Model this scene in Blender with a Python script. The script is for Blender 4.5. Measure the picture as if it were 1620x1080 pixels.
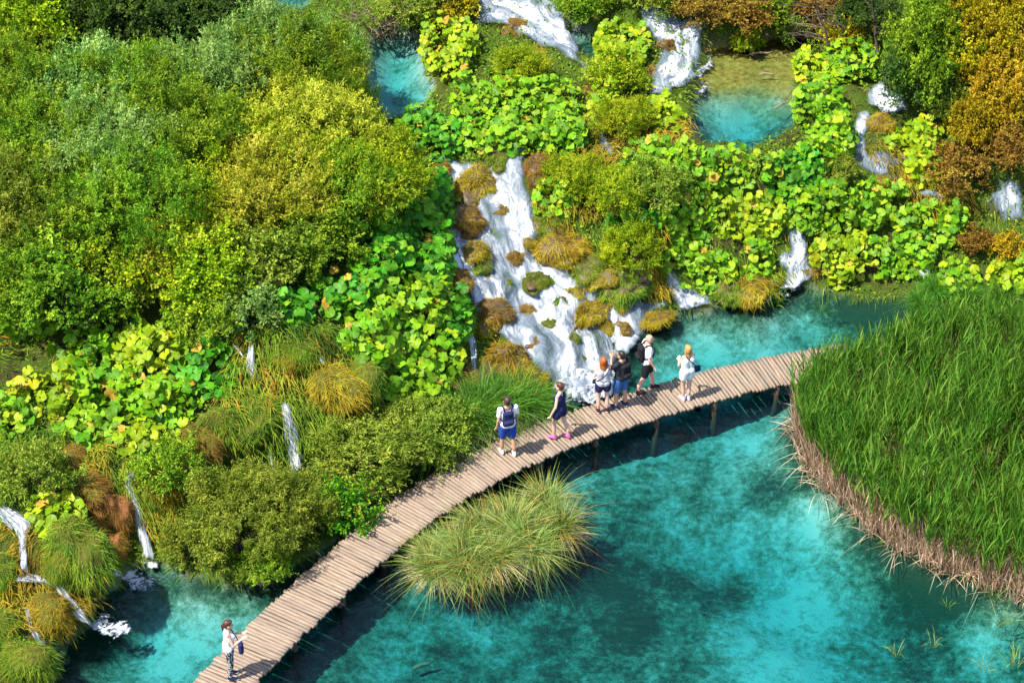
import bpy, math, random
import numpy as np
from mathutils import Vector, Matrix

for o in list(bpy.data.objects):
    bpy.data.objects.remove(o, do_unlink=True)
SC = bpy.context.scene
COL = SC.collection
RNG = np.random.default_rng(7)
random.seed(7)
R = math.radians

# ------------------------------------------------------------------ camera
CAM_H, PITCH, FPX, W0, H0 = 38.0, 36.0, 3900.0, 1620.0, 1080.0
cam_data = bpy.data.cameras.new('camera')
cam = bpy.data.objects.new('camera', cam_data)
COL.objects.link(cam)
cam.location = (0, 0, CAM_H)
cam.rotation_euler = (R(90 - PITCH), 0, 0)
cam_data.sensor_width = 36.0
cam_data.lens = 36.0 * FPX / W0
cam_data.clip_start = 1.0
cam_data.clip_end = 2000.0
SC.camera = cam

# ------------------------------------------------------------------ sky, sun, exposure
SUN_EL, SUN_AZ = 59.0, 210.0        # azimuth: direction the light comes FROM, in degrees from +X counter-clockwise
world = bpy.data.worlds.new('World')
SC.world = world
world.use_nodes = True
wn = world.node_tree.nodes
wl = world.node_tree.links
bg = wn['Background']
sky = wn.new('ShaderNodeTexSky')
sky.sky_type = 'NISHITA'
sky.sun_disc = False
sky.sun_elevation = R(SUN_EL)
sky.sun_rotation = R(90 - SUN_AZ)
wl.new(sky.outputs[0], bg.inputs[0])
bg.inputs[1].default_value = 0.15
sun_data = bpy.data.lights.new('sun', 'SUN')
sun_data.energy = 4.8
sun_data.angle = R(1.2)
sun_data.color = (1.0, 0.94, 0.82)
sun = bpy.data.objects.new('sun', sun_data)
COL.objects.link(sun)
sd = Vector((math.cos(R(SUN_AZ)) * math.cos(R(SUN_EL)), math.sin(R(SUN_AZ)) * math.cos(R(SUN_EL)), math.sin(R(SUN_EL))))
sun.rotation_euler = sd.to_track_quat('Z', 'Y').to_euler()
sun.location = (-20, 20, 60)
SC.view_settings.view_transform = 'Standard'
SC.view_settings.look = 'None'
SC.view_settings.gamma = 1.0
SC.view_settings.use_curve_mapping = False
SC.view_settings.exposure = 1.2
SC.render.engine = 'CYCLES'
SC.cycles.use_denoising = True
SC.cycles.max_bounces = 6
SC.cycles.diffuse_bounces = 3
SC.cycles.transmission_bounces = 4
SC.cycles.transparent_max_bounces = 12
SC.cycles.caustics_reflective = False
SC.cycles.caustics_refractive = False

# ------------------------------------------------------------------ view geometry: where on the ground a thing of the photo stands
_sp, _cp = math.sin(R(PITCH)), math.cos(R(PITCH))
def ray(px, py):
    px = np.asarray(px, float); py = np.asarray(py, float)
    a = (px - W0 / 2) / FPX; b = -(py - H0 / 2) / FPX
    return np.stack([a, _cp + b * _sp, -_sp + b * _cp], -1)
def P(px, py, z=0.0):
    """point at height z that the photo shows at pixel px, py"""
    d = ray(px, py)
    t = (np.asarray(z) - CAM_H) / d[..., 2]
    return np.array([0, 0, CAM_H]) + d * t[..., None]
def poly(pts, z=0.0):
    return np.array([P(a, b, z)[:2] for a, b in pts])

# ------------------------------------------------------------------ numpy noise
class Noise:
    def __init__(s, seed):
        s.t = np.random.default_rng(seed).random((64, 64, 16))
    def __call__(s, x, y, z=None):
        if z is None: z = np.zeros_like(x)
        xi, yi, zi = np.floor(x).astype(int), np.floor(y).astype(int), np.floor(z).astype(int)
        fx, fy, fz = x - xi, y - yi, z - zi
        fx, fy, fz = [f * f * (3 - 2 * f) for f in (fx, fy, fz)]
        g = lambda a, b, c: s.t[(xi + a) % 64, (yi + b) % 64, (zi + c) % 16]
        l = lambda a, b, f: a + (b - a) * f
        return l(l(l(g(0,0,0), g(1,0,0), fx), l(g(0,1,0), g(1,1,0), fx), fy),
                 l(l(g(0,0,1), g(1,0,1), fx), l(g(0,1,1), g(1,1,1), fx), fy), fz) - 0.5
    def fbm(s, x, y, z=None, o=4):
        r, a, f = 0, 1.0, 1.0
        for i in range(o):
            r = r + a * s(x * f + 13.7 * i, y * f + 7.1 * i, None if z is None else z * f)
            a *= 0.5; f *= 2.03
        return r
N1, N2, N3, N4 = Noise(1), Noise(2), Noise(3), Noise(4)

def inside(pg, x, y):
    r = np.zeros(x.shape, bool)
    n = len(pg)
    for i in range(n):
        (x1, y1), (x2, y2) = pg[i], pg[(i + 1) % n]
        c = ((y1 > y) != (y2 > y))
        with np.errstate(divide='ignore', invalid='ignore'):
            r ^= c & (x < (x2 - x1) * (y - y1) / (y2 - y1 + 1e-12) + x1)
    return r
def edge_dist(pg, x, y):
    d = np.full(x.shape, 1e9)
    n = len(pg)
    for i in range(n):
        a, b = pg[i], pg[(i + 1) % n]
        e = b - a
        t = np.clip(((x - a[0]) * e[0] + (y - a[1]) * e[1]) / (e @ e + 1e-12), 0, 1)
        d = np.minimum(d, np.hypot(x - a[0] - t * e[0], y - a[1] - t * e[1]))
    return d
def smooth01(t):
    t = np.clip(t, 0, 1); return t * t * (3 - 2 * t)

# ------------------------------------------------------------------ mesh helpers
def mesh(name, verts, quads=None, tris=None, attrs=None, smooth=False, mats=(), mat_idx=None):
    me = bpy.data.meshes.new(name)
    verts = np.asarray(verts, np.float32).reshape(-1, 3)
    q = np.zeros((0, 4), np.int32) if quads is None else np.asarray(quads, np.int32).reshape(-1, 4)
    t = np.zeros((0, 3), np.int32) if tris is None else np.asarray(tris, np.int32).reshape(-1, 3)
    me.vertices.add(len(verts)); me.vertices.foreach_set('co', verts.ravel())
    me.loops.add(q.size + t.size)
    me.loops.foreach_set('vertex_index', np.concatenate([q.ravel(), t.ravel()]))
    me.polygons.add(len(q) + len(t))
    ls = np.concatenate([np.arange(len(q)) * 4, q.size + np.arange(len(t)) * 3]).astype(np.int32)
    me.polygons.foreach_set('loop_start', ls)
    if smooth: me.polygons.foreach_set('use_smooth', np.ones(len(ls), bool))
    for m in mats: me.materials.append(m)
    if mat_idx is not None: me.polygons.foreach_set('material_index', np.asarray(mat_idx, np.int32))
    for k, v in (attrs or {}).items():
        v = np.asarray(v, np.float32)
        if v.ndim == 1:
            a = me.attributes.new(k, 'FLOAT', 'POINT'); a.data.foreach_set('value', v)
        else:
            a = me.attributes.new(k, 'FLOAT_VECTOR', 'POINT'); a.data.foreach_set('vector', v.ravel())
    me.update(calc_edges=True)
    return me
def add(name, me, mat=None, parent=None, loc=None, rot=None, scale=None):
    o = bpy.data.objects.new(name, me)
    COL.objects.link(o)
    if me is not None and mat is not None:
        if len(me.materials) == 0: me.materials.append(mat)
        elif me.materials[0] is not mat:
            o.material_slots[0].link = 'OBJECT'; o.material_slots[0].material = mat
    if parent is not None: o.parent = parent
    if loc is not None: o.location = [float(v) for v in loc]
    if rot is not None: o.rotation_euler = [float(v) for v in rot]
    if scale is not None: o.scale = (scale,) * 3 if np.isscalar(scale) else [float(v) for v in scale]
    return o
def empty(name, loc=(0, 0, 0)):
    o = bpy.data.objects.new(name, None); COL.objects.link(o)
    o.location = [float(v) for v in loc]; o.empty_display_size = 0.2
    return o
def tag(o, label=None, cat=None, group=None, kind=None):
    if label: o['label'] = label
    if cat: o['category'] = cat
    if group: o['group'] = group
    if kind: o['kind'] = kind
    return o
class MB:
    """collects tubes and shells, builds one mesh"""
    def __init__(s): s.v = []; s.q = []; s.t = []; s.n = 0
    def add(s, v, q=None, t=None):
        v = np.asarray(v, float).reshape(-1, 3)
        s.v.append(v)
        if q is not None and len(q): s.q.append(np.asarray(q, int).reshape(-1, 4) + s.n)
        if t is not None and len(t): s.t.append(np.asarray(t, int).reshape(-1, 3) + s.n)
        s.n += len(v)
    def tube(s, pts, rad, k=6, cap=True):
        pts = np.asarray(pts, float); m = len(pts)
        rad = np.broadcast_to(np.asarray(rad, float), (m,))
        tg = np.gradient(pts, axis=0); tg /= np.linalg.norm(tg, axis=1)[:, None] + 1e-9
        ref = np.where(np.abs(tg[:, 2:3]) > .9, np.array([[1., 0, 0]]), np.array([[0, 0, 1.]]))
        a = np.cross(tg, ref); a /= np.linalg.norm(a, axis=1)[:, None]
        b = np.cross(tg, a)
        th = np.arange(k) / k * 2 * np.pi
        v = pts[:, None] + rad[:, None, None] * (a[:, None] * np.cos(th)[None, :, None] + b[:, None] * np.sin(th)[None, :, None])
        i = np.arange(m - 1)[:, None] * k; j = np.arange(k)[None]
        j2 = (j + 1) % k
        q = np.stack([i + j, i + j2, i + k + j2, i + k + j], -1).reshape(-1, 4)
        t = []
        v = v.reshape(-1, 3)
        if cap:
            v = np.vstack([v, pts[:1], pts[-1:]])
            c0, c1 = m * k, m * k + 1
            t = [(c0, (x + 1) % k, x) for x in range(k)] + [(c1, (m - 1) * k + x, (m - 1) * k + (x + 1) % k) for x in range(k)]
        s.add(v, q, t)
    def mesh(s, name, **kw):
        return mesh(name, np.vstack(s.v), np.vstack(s.q) if s.q else None, np.vstack(s.t) if s.t else None, **kw)

# ------------------------------------------------------------------ material helpers
class NT:
    def __init__(s, name):
        s.m = bpy.data.materials.new(name); s.m.use_nodes = True
        s.t = s.m.node_tree; s.t.nodes.clear()
        s.out = s.t.nodes.new('ShaderNodeOutputMaterial')
    def n(s, typ, **kw):
        nd = s.t.nodes.new('ShaderNode' + typ)
        for k, v in kw.items(): setattr(nd, k, v)
        return nd
    def l(s, a, b): s.t.links.new(a, b)
    def set(s, sock, v):
        if hasattr(v, 'is_output'): s.l(v, sock)
        else: sock.default_value = v
    def attr(s, name, what='Fac'):
        return s.n('Attribute', attribute_name=name).outputs[what]
    def noise(s, scale=5, detail=3, rough=.5, vec=None, dist=0.0):
        nd = s.n('TexNoise'); nd.inputs['Scale'].default_value = scale; nd.inputs['Detail'].default_value = detail
        nd.inputs['Roughness'].default_value = rough; nd.inputs['Distortion'].default_value = dist
        s.l(vec if vec is not None else s.n('TexCoord').outputs['Object'], nd.inputs['Vector'])
        return nd.outputs['Fac']
    def ramp(s, f, stops):
        nd = s.n('ValToRGB'); e = nd.color_ramp.elements
        while len(e) > 1: e.remove(e[-1])
        for i, (p, c) in enumerate(stops):
            x = e[0] if i == 0 else e.new(p)
            x.position = p; x.color = tuple(c) + (1,) if len(c) == 3 else c
        s.l(f, nd.inputs[0]); return nd.outputs[0]
    def mix(s, f, a, b, typ='MIX'):
        nd = s.n('Mix', data_type='RGBA', blend_type=typ)
        s.set(nd.inputs[0], f); s.set(nd.inputs[6], a if hasattr(a, 'is_output') else tuple(a) + (1,)); s.set(nd.inputs[7], b if hasattr(b, 'is_output') else tuple(b) + (1,))
        return nd.outputs[2]
    def math(s, op, a, b=0.0, clamp=False):
        nd = s.n('Math', operation=op, use_clamp=clamp); s.set(nd.inputs[0], a); s.set(nd.inputs[1], b); return nd.outputs[0]
    def mapr(s, f, a, b, c=0.0, d=1.0):
        nd = s.n('MapRange'); s.l(f, nd.inputs[0])
        for i, v in enumerate((a, b, c, d)): nd.inputs[i + 1].default_value = v
        return nd.outputs[0]
    def bump(s, h, strength=.5, dist=.05):
        nd = s.n('Bump'); nd.inputs['Strength'].default_value = strength; nd.inputs['Distance'].default_value = dist
        s.l(h, nd.inputs['Height']); return nd.outputs[0]
    def bsdf(s, col, rough=.8, spec=.3, normal=None):
        b = s.n('BsdfPrincipled'); s.set(b.inputs['Base Color'], col if hasattr(col, 'is_output') else tuple(col) + (1,))
        s.set(b.inputs['Roughness'], rough); b.inputs['Specular IOR Level'].default_value = spec
        if normal is not None: s.l(normal, b.inputs['Normal'])
        return b.outputs[0]
    def mixs(s, f, a, b):
        nd = s.n('MixShader'); s.set(nd.inputs[0], f); s.l(a, nd.inputs[1]); s.l(b, nd.inputs[2]); return nd.outputs[0]
    def done(s, sh): s.l(sh, s.out.inputs[0]); return s.m

def plain(name, col, rough=.8, spec=.3, var=0.12, scale=30):
    t = NT(name)
    f = t.noise(scale, 3)
    c2 = tuple(max(0, c * (1 - 2.5 * var)) for c in col); c1 = tuple(min(1, c * (1 + var)) for c in col)
    return t.done(t.bsdf(t.mix(f, c2, c1), rough, spec))

def leaf_mat(name, dark, mid, light, trans=.35, rough=.6, spec=.12, dry=None):
    """leaf colour varies from leaf to leaf (attribute v) and a little from plant to plant"""
    t = NT(name)
    v = t.attr('v')
    stops = [(0.0, dark), (0.5, mid), (1.0, light)]
    if dry: stops = [(0.0, dark), (0.42, mid), (0.86, light), (0.93, dry)]
    c = t.ramp(v, stops)
    oi = t.n('ObjectInfo').outputs['Random']
    hsv = t.n('HueSaturation'); t.l(c, hsv.inputs['Color'])
    nz = t.noise(1.1, 2, .5)
    t.l(t.math('ADD', t.mapr(oi, 0, 1, .485, .512), t.mapr(nz, .3, .7, -.010, .016)), hsv.inputs['Hue']); t.l(t.math('MULTIPLY', t.mapr(oi, 0, 1, .88, 1.15), t.mapr(t.noise(1.7, 2, .5), .3, .7, .8, 1.22)), hsv.inputs['Value'])
    c = hsv.outputs[0]
    b = t.bsdf(c, rough, spec)
    tr = t.n('BsdfTranslucent'); t.l(t.mix(.35, c, (0.20, 0.30, 0.004), 'MIX'), tr.inputs[0])
    return t.done(t.mixs(trans, b, tr.outputs[0]))
# ------------------------------------------------------------------ the land: heights at points that can be found in the photo
LAND = [
 (0,1075,.8),(60,1045,.9),(20,960,1.1),(60,960,.9),(110,950,.8),(20,880,1.5),(60,870,2.0),(90,830,2.3),(130,850,2.1),(150,900,1.2),(165,935,.2),
 (60,760,2.5),(130,740,2.6),(160,800,1.6),(185,870,.3),(200,735,2.4),(215,800,1.3),(236,880,.1),(280,740,2.2),(260,840,.3),(300,860,.2),(350,760,1.0),(400,820,.3),
 (430,640,2.7),(455,650,2.4),(460,735,.7),(500,640,2.3),(560,640,1.9),(480,760,.4),(600,740,.3),(550,790,.25),(500,860,.2),(430,915,.15),(330,900,.15),
 (650,680,.5),(700,700,.3),(760,690,.2),(400,590,3.2),(390,545,3.8),(480,560,3.4),(560,560,3.0),(620,600,2.1),(680,620,1.2),(740,620,.6),(800,640,.4),(845,650,.2),
 (200,650,2.7),(100,660,2.7),(0,700,2.6),(300,620,2.9),(340,680,2.4),(200,550,3.4),(50,560,3.5),(350,520,3.9),(0,450,4.1),(200,430,4.4),(400,450,4.4),(550,470,3.9),(650,500,3.2),(720,520,2.1),
 (700,430,3.1),(680,330,3.9),(0,300,4.7),(200,300,4.9),(400,300,4.9),(550,330,4.6),(600,250,4.5),(560,180,4.4),(400,180,5.0),(200,180,5.2),(0,180,5.2),(300,50,5.2),(0,0,5.6),(500,60,4.6),(-150,300,4.8),(-150,700,3.0),(-150,1000,1.6),(-300,500,5.5),
 (900,620,.02),(860,560,.7),(820,490,1.4),(800,420,2.1),(790,370,2.7),(810,320,3.2),(800,270,3.8),(780,247,4.05),(740,440,2.2),(720,370,2.8),(690,270,4.05),(760,540,1.0),(780,600,.6),(830,600,.35),
 (960,540,.25),(930,460,1.2),(880,400,2.0),(850,340,2.9),(1000,500,.35),(960,430,1.6),(900,330,3.2),(840,262,4.05),
 (1050,470,.4),(1100,465,.4),(1200,455,.35),(1290,440,.3),(1400,440,.3),(1000,400,1.9),(1100,390,1.7),(1200,380,1.6),(1300,390,1.2),(1400,400,.9),(1500,400,1.0),(1600,420,.9),(1480,450,.25),(1600,470,.25),
 (1000,330,3.2),(1100,320,3.0),(1200,310,2.9),(1300,320,2.6),(1400,330,2.2),(1500,340,2.0),(1600,350,2.0),(1700,350,2.2),(1000,260,4.2),(1100,240,4.25),(1200,240,4.25),(1300,260,3.8),(1400,270,3.4),(1500,270,3.2),(1600,270,3.2),
 (930,230,4.2),(620,200,4.25),(700,240,4.2),(800,235,4.2),(750,150,4.4),(700,60,4.5),(900,150,4.4),(980,80,4.7),(930,60,4.8),(820,20,5.2),(1000,180,4.3),(1080,140,4.3),(1080,40,5.0),(1200,100,4.25),(1200,50,4.5),(1300,100,4.4),(1300,180,4.35),(1270,225,4.3),
 (1400,150,4.5),(1400,220,3.9),(1500,150,4.6),(1600,150,4.8),(1600,230,4.0),(1300,20,5.6),(1500,40,5.8),(1650,0,6.4),(1100,-10,5.8),(600,-10,4.4),(800,-60,6.2),(1200,-80,7.0),(300,-80,6.0),(1600,-100,7.5),(0,-120,6.5),(1750,200,5.2),
 (1400,560,.12),(1400,650,.12),(1400,750,.12),(1550,600,.12),(1550,850,.12),(1700,700,.15),(1700,900,.12),(1500,500,.15),(1700,500,.2),(1850,700,.5),
]
KZ = .72
LP = np.array([P(a, b, z * KZ) for a, b, z in LAND])
_d = np.linalg.norm(LP[:, None, :2] - LP[None, :, :2], axis=-1)
_n = len(LP)
_A = np.zeros((_n + 3, _n + 3)); _A[:_n, :_n] = _d + np.eye(_n) * -0.05
_A[:_n, _n:] = np.c_[np.ones(_n), LP[:, :2]]; _A[_n:, :_n] = _A[:_n, _n:].T
_w = np.linalg.solve(_A, np.r_[LP[:, 2], 0, 0, 0])
def land(x, y):
    r = np.zeros(x.shape)
    for i in range(_n): r += _w[i] * np.hypot(x - LP[i, 0], y - LP[i, 1])
    return r + _w[_n] + _w[_n + 1] * x + _w[_n + 2] * y

POOL_LOW = poly([(20,1800),(60,1300),(84,1075),(88,1050),(120,1010),(148,985),(158,950),(188,928),(200,903),(232,888),(262,893),(300,912),(370,925),(430,925),(480,890),(540,848),(600,800),(660,760),(720,725),(770,700),(830,672),(862,652),
  (858,632),(880,612),(930,596),(960,562),(992,532),(1030,520),(1060,500),(1078,490),(1120,492),(1150,478),(1190,488),(1215,478),(1230,458),(1270,452),(1300,462),(1370,474),(1440,470),(1500,484),
  (1450,505),(1390,545),(1340,580),(1290,620),(1268,655),(1268,695),(1297,752),(1357,812),(1437,868),(1497,893),(1567,928),(1650,950),(1800,1010),(1900,1300),(2000,1800)])
ZU = 4.12 * KZ
ZT, ZC = 4.55 * KZ, 4.62 * KZ
POOL_UL = poly([(588,62),(640,50),(668,70),(676,110),(692,135),(676,162),(645,182),(612,192),(592,172),(575,120)], ZU)
POOL_UR = poly([(1086,226),(1080,205),(1098,184),(1084,164),(1110,142),(1094,120),(1120,100),(1106,84),(1150,74),(1200,62),(1290,58),(1345,70),(1305,90),(1266,100),(1272,120),(1250,140),(1272,165),(1256,200),(1234,224),(1190,238),(1140,230)], ZU)
POOL_TL = poly([(395,-60),(505,-60),(490,12),(450,32),(405,22)], ZT)
POOL_UC = poly([(893,48),(905,40),(950,62),(965,92),(935,92),(912,80)], ZC)
POOLS = [(POOL_LOW, 0.0, 1.0), (POOL_UL, ZU, 1.2), (POOL_UR, ZU, 1.2), (POOL_TL, ZT, .9), (POOL_UC, ZC, .5)]
CASC = ([(686,268),(700,246),(740,262),(790,262),(800,236),(850,236),(832,262),(838,300),(850,330),(860,372),(850,400),(900,412),(950,440),(1000,470),(1040,500),(1012,550),(985,575),(975,632),(905,645),(862,618),(830,580),(782,535),(752,500),(735,455),(690,415),(706,372),(700,320),(738,318),(694,292)])

TX = np.arange(-24, 24.01, .15); TY = np.arange(27.5, 88.01, .15)
GX, GY = np.meshgrid(TX, TY, indexing='ij')
GZ = land(GX, GY)
GZ += .28 * N1.fbm(GX * .55, GY * .55) * np.clip(GZ, 0, 1) + .10 * N2.fbm(GX * 2.2, GY * 2.2, o=3)
# ledges of tufa: the slopes go down in steps
st = .55
zz = GZ + .25 * N3.fbm(GX * .4, GY * .4)
fr = zz / st - np.floor(zz / st)
GZ = GZ + .45 * (np.where(fr < .68, 0, (fr - .68) / .32) * st - fr * st + .2) * np.clip((GZ - .2), 0, 1) * np.clip((3.3 - GZ), 0, 1)
MARL = np.zeros_like(GZ); BED = np.zeros_like(GZ)
def blob(px, py, r, s=1.0, z=-.9, ax=1.0):
    c = P(px, py, z); return s * np.exp(-(((GX - c[0]) / ax) ** 2 + (GY - c[1]) ** 2) / r ** 2)
for pg, z, dep in POOLS:
    x0, y0 = pg.min(0) - 1.5; x1, y1 = pg.max(0) + 1.5
    ins = inside(pg, GX, GY); d = edge_dist(pg, GX, GY)
    if z > 1:
        m = (~ins) & (d < .9)
        GZ[m] = np.maximum(GZ[m], z + .06 + .05 * N2.fbm(GX[m] * 3, GY[m] * 3))
    shelf = d * .75 if z < 1 else d * .9
    bed = z - .12 - (dep - .12) * (1 - np.exp(-shelf * 1.0)) + .16 * N1.fbm(GX * .8, GY * .8)
    GZ[ins] = np.minimum(bed, z - .06)[ins]
    BED[ins] = 1
low = inside(POOL_LOW, GX, GY)
# open water is deeper out in the middle and off the reed bed
GZ -= low * (blob(1400, 1000, 2.5, .4) + blob(1250, 700, 1.2, .2) + blob(700, 1000, 3, .2) + blob(1180, 900, 1.6, .4) + blob(170, 1020, 1.2, .45) + blob(1060, 500, 1.5, .4)) * np.clip(edge_dist(POOL_LOW, GX, GY), 0, 1)
ur = inside(POOL_UR, GX, GY)
sh = np.clip((GY - P(1150, 168, ZU)[1]) / 1.3 + .5 * N1.fbm(GX * .9, GY * .9), 0, 1) * ur        # the far half is a shallow sill
GZ = np.where(ur, GZ * (1 - sh) + (ZU - .16 + .08 * N2.fbm(GX * 2, GY * 2)) * sh, GZ)
# bright marl lies in drifts on the bed, weed and dark tufa between
MARL = (.38 + .5 * N1.fbm(GX * .42, GY * .42, o=3) + .42 * N2.fbm(GX * 1.3, GY * 1.0, o=3)
  + blob(1130, 700, 1.9, .48) + blob(1290, 850, 1.5, .42) + blob(1270, 960, 1.2, .6, ax=1.2) + blob(1340, 740, .9, .3) + blob(1160, 840, .6, .35) + blob(1560, 1010, .9, .35) + blob(1230, 520, 1.4, .35) + blob(1100, 560, 1.2, .42)
  + blob(290, 990, 1.6, .5) + blob(300, 1060, 1.5, .4) + blob(620, 1060, .9, .35) + blob(730, 980, .8, .3) + blob(1250, 1060, 1.2, .4) + blob(270, 920, .5, .3)
  - blob(1420, 980, 1.9, .28) - blob(1130, 940, 1.0, .35) - blob(1230, 800, .6, .3) - blob(1000, 880, 1.5, .25) - blob(330, 935, 1.1, .45) - blob(1020, 760, .8, .2) - blob(880, 930, 1.4, .2))
MARL += ur * (blob(1170, 195, .9, .6, 2.2) - .1) + inside(POOL_UL, GX, GY) * (.5 + blob(635, 150, .8, .3, 2.2) - blob(610, 85, .6, .3, 2.2))
AMBER = sh
MARL -= low * .55 * np.exp(-(edge_dist(POOL_LOW, GX, GY) / .55) ** 2)

ix = lambda x: np.clip((x - TX[0]) / .15, 0, len(TX) - 1.001)
iy = lambda y: np.clip((y - TY[0]) / .15, 0, len(TY) - 1.001)
def gz(x, y, G=None):
    G = GZ if G is None else G
    a, b = ix(np.asarray(x, float)), iy(np.asarray(y, float))
    i, j = a.astype(int), b.astype(int); u, v = a - i, b - j
    return (G[i, j] * (1 - u) + G[i + 1, j] * u) * (1 - v) + (G[i, j + 1] * (1 - u) + G[i + 1, j + 1] * u) * v
def hit(px, py, up=0.0, wet=True):
    """ground point under the spot that the photo shows at px, py, up metres above the ground"""
    d = ray(px, py); d = d / np.linalg.norm(d)
    o = np.array([0, 0, CAM_H])
    ts = np.arange(40, 110, .05)
    p = o + ts[:, None] * d
    g = gz(p[:, 0], p[:, 1])
    if wet: g = np.maximum(g, np.where(inside(POOL_LOW, p[:, 0], p[:, 1]), 0, g))
    k = np.argmax(p[:, 2] - up <= g)
    q = p[k].copy(); q[2] = g[k]
    return q
def gpoly(pts):
    return np.array([hit(a, b)[:2] for a, b in pts])
def gnormal(x, y, e=.3):
    dx = (gz(x + e, y) - gz(x - e, y)) / (2 * e); dy = (gz(x, y + e) - gz(x, y - e)) / (2 * e)
    n = np.stack([-dx, -dy, np.ones_like(dx)], -1)
    return n / np.linalg.norm(n, axis=-1)[..., None]

# ------------------------------------------------------------------ ground
def grid_quads(nx, ny):
    i, j = np.meshgrid(np.arange(nx - 1), np.arange(ny - 1), indexing='ij')
    a = (i * ny + j).ravel()
    return np.stack([a, a + ny, a + ny + 1, a + 1], -1)
t = NT('ground')
bed = t.attr('bed'); marl = t.attr('marl'); amber = t.attr('amber')
n_big = t.noise(.9, 4, .55); n_fine = t.noise(7, 5, .6); n_tiny = t.noise(28, 3, .6)
soil = t.ramp(n_fine, [(.25, (.014, .012, .006)), (.5, (.035, .028, .010)), (.75, (.085, .052, .016))])
moss = t.ramp(n_tiny, [(.2, (.012, .025, .004)), (.55, (.045, .075, .008)), (.85, (.10, .12, .018))])
land_c = t.mix(t.ramp(n_big, [(.34, (0, 0, 0)), (.5, (1, 1, 1))]), soil, moss)
m2 = t.math('ADD', marl, t.math('MULTIPLY', t.math('SUBTRACT', t.noise(2.6, 6, .65, dist=.6), .5), 1.5))
m2 = t.math('ADD', m2, t.math('MULTIPLY', t.math('SUBTRACT', n_fine, .5), 1.1))
m2 = t.math('ADD', m2, t.math('MULTIPLY', t.math('SUBTRACT', n_tiny, .5), .5))
bed_c = t.ramp(m2, [(.0, (.016, .038, .024)), (.22, (.045, .08, .055)), (.44, (.10, .145, .10)), (.66, (.20, .225, .185)), (1.05, (.36, .365, .33))])
am_c = t.ramp(n_fine, [(.3, (.12, .065, .012)), (.55, (.27, .16, .03)), (.75, (.34, .23, .08))])
bed_c = t.mix(amber, bed_c, am_c)
c = t.mix(bed, land_c, bed_c)
M_GROUND = t.done(t.bsdf(c, .95, .1, t.bump(t.noise(9, 6, .65), .6, .08)))
gv = np.stack([GX, GY, GZ], -1).reshape(-1, 3)
ground = add('ground', mesh('ground', gv, grid_quads(len(TX), len(TY)), attrs=dict(bed=BED.ravel(), marl=MARL.ravel(), amber=AMBER.ravel()), smooth=True), M_GROUND)
tag(ground, 'mossy tufa ground and the pale bed of the pools', kind='structure')
# country beyond the frame, down to the horizon
mb = MB(); rr = 2500
hx0, hx1, hy0, hy1 = TX[0], TX[-1], TY[0], TY[-1]
mb.add([(-rr, -rr, -6), (rr, -rr, -6), (rr, rr, -6), (-rr, rr, -6), (hx0 - 30, hy0 - 25, -2.6), (hx1 + 30, hy0 - 25, -2.6), (hx1 + 30, hy1 + 40, 9), (hx0 - 30, hy1 + 40, 9),
        (hx0 + .2, hy0 + .2, -2.6), (hx1 - .2, hy0 + .2, -2.6), (hx1 - .2, hy1 - .2, 5.4), (hx0 + .2, hy1 - .2, 5.4)],
       [(0, 1, 5, 4), (1, 2, 6, 5), (2, 3, 7, 6), (3, 0, 4, 7), (4, 5, 9, 8), (5, 6, 10, 9), (6, 7, 11, 10), (7, 4, 8, 11)])
tag(add('terrain', mb.mesh('terrain'), plain('far_land', (.05, .07, .02), .95, .1, .2, .3)), 'wooded valley floor beyond the pools', kind='structure')

# ------------------------------------------------------------------ water
def water_mat(name, absorb, dens, wave, bs=.35):
    t = NT(name)
    tc = t.n('TexCoord').outputs['Object']
    mp = t.n('Mapping'); t.l(tc, mp.inputs[0]); mp.inputs['Scale'].default_value = (1, 2.0, 1); mp.inputs['Rotation'].default_value = (0, 0, .15)
    h = t.math('ADD', t.noise(wave, 4, .55, mp.outputs[0], .4), t.math('MULTIPLY', t.noise(wave * 3.3, 3, .6, mp.outputs[0]), .35))
    nm = t.bump(h, bs, .12)
    fr = t.n('Fresnel'); fr.inputs[0].default_value = 1.33; t.l(nm, fr.inputs['Normal'])
    gl = t.n('BsdfGlossy'); gl.inputs['Roughness'].default_value = .06; t.l(nm, gl.inputs['Normal'])
    tr = t.n('BsdfTransparent'); tr.inputs[0].default_value = (.93, .98, .98, 1)
    t.l(t.mixs(fr.outputs[0], tr.outputs[0], gl.outputs[0]), t.out.inputs['Surface'])
    va = t.n('VolumeAbsorption'); va.inputs['Color'].default_value = tuple(absorb) + (1,); va.inputs['Density'].default_value = dens
    t.l(va.outputs[0], t.out.inputs['Volume'])
    return t.m
M_WATER = water_mat('pool_water', (.06, .80, .85), 1.22, 1.6, .42)
def slab(name, pg, z, label, mat, grow=.12, depth=3.0):
    c = pg.mean(0); q = pg + (pg - c) / (np.linalg.norm(pg - c, axis=1)[:, None]) * grow
    n = len(q)
    v = np.vstack([np.c_[q, np.full(n, z)], np.c_[q, np.full(n, z - depth)]])
    me = bpy.data.meshes.new(name)
    me.from_pydata(v.tolist(), [], [list(range(n)), list(range(2 * n - 1, n - 1, -1))] + [[i, i + n, (i + 1) % n + n, (i + 1) % n] for i in range(n)])
    import bmesh
    bm = bmesh.new(); bm.from_mesh(me); bmesh.ops.recalc_face_normals(bm, faces=bm.faces); bm.to_mesh(me); bm.free()
    return tag(add(name, me, mat), label, kind='structure')
slab('water', np.array([(hx0 + .5, hy0 + .5), (hx1 - .5, hy0 + .5), (hx1 - .5, 66), (hx0 + .5, 66)]), 0.0, 'turquoise lower pool crossed by the boardwalk', M_WATER, 0.0, 2.55)
slab('water', POOL_UL, ZU, 'turquoise upper pool between the willows and the butterbur', M_WATER)
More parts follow.
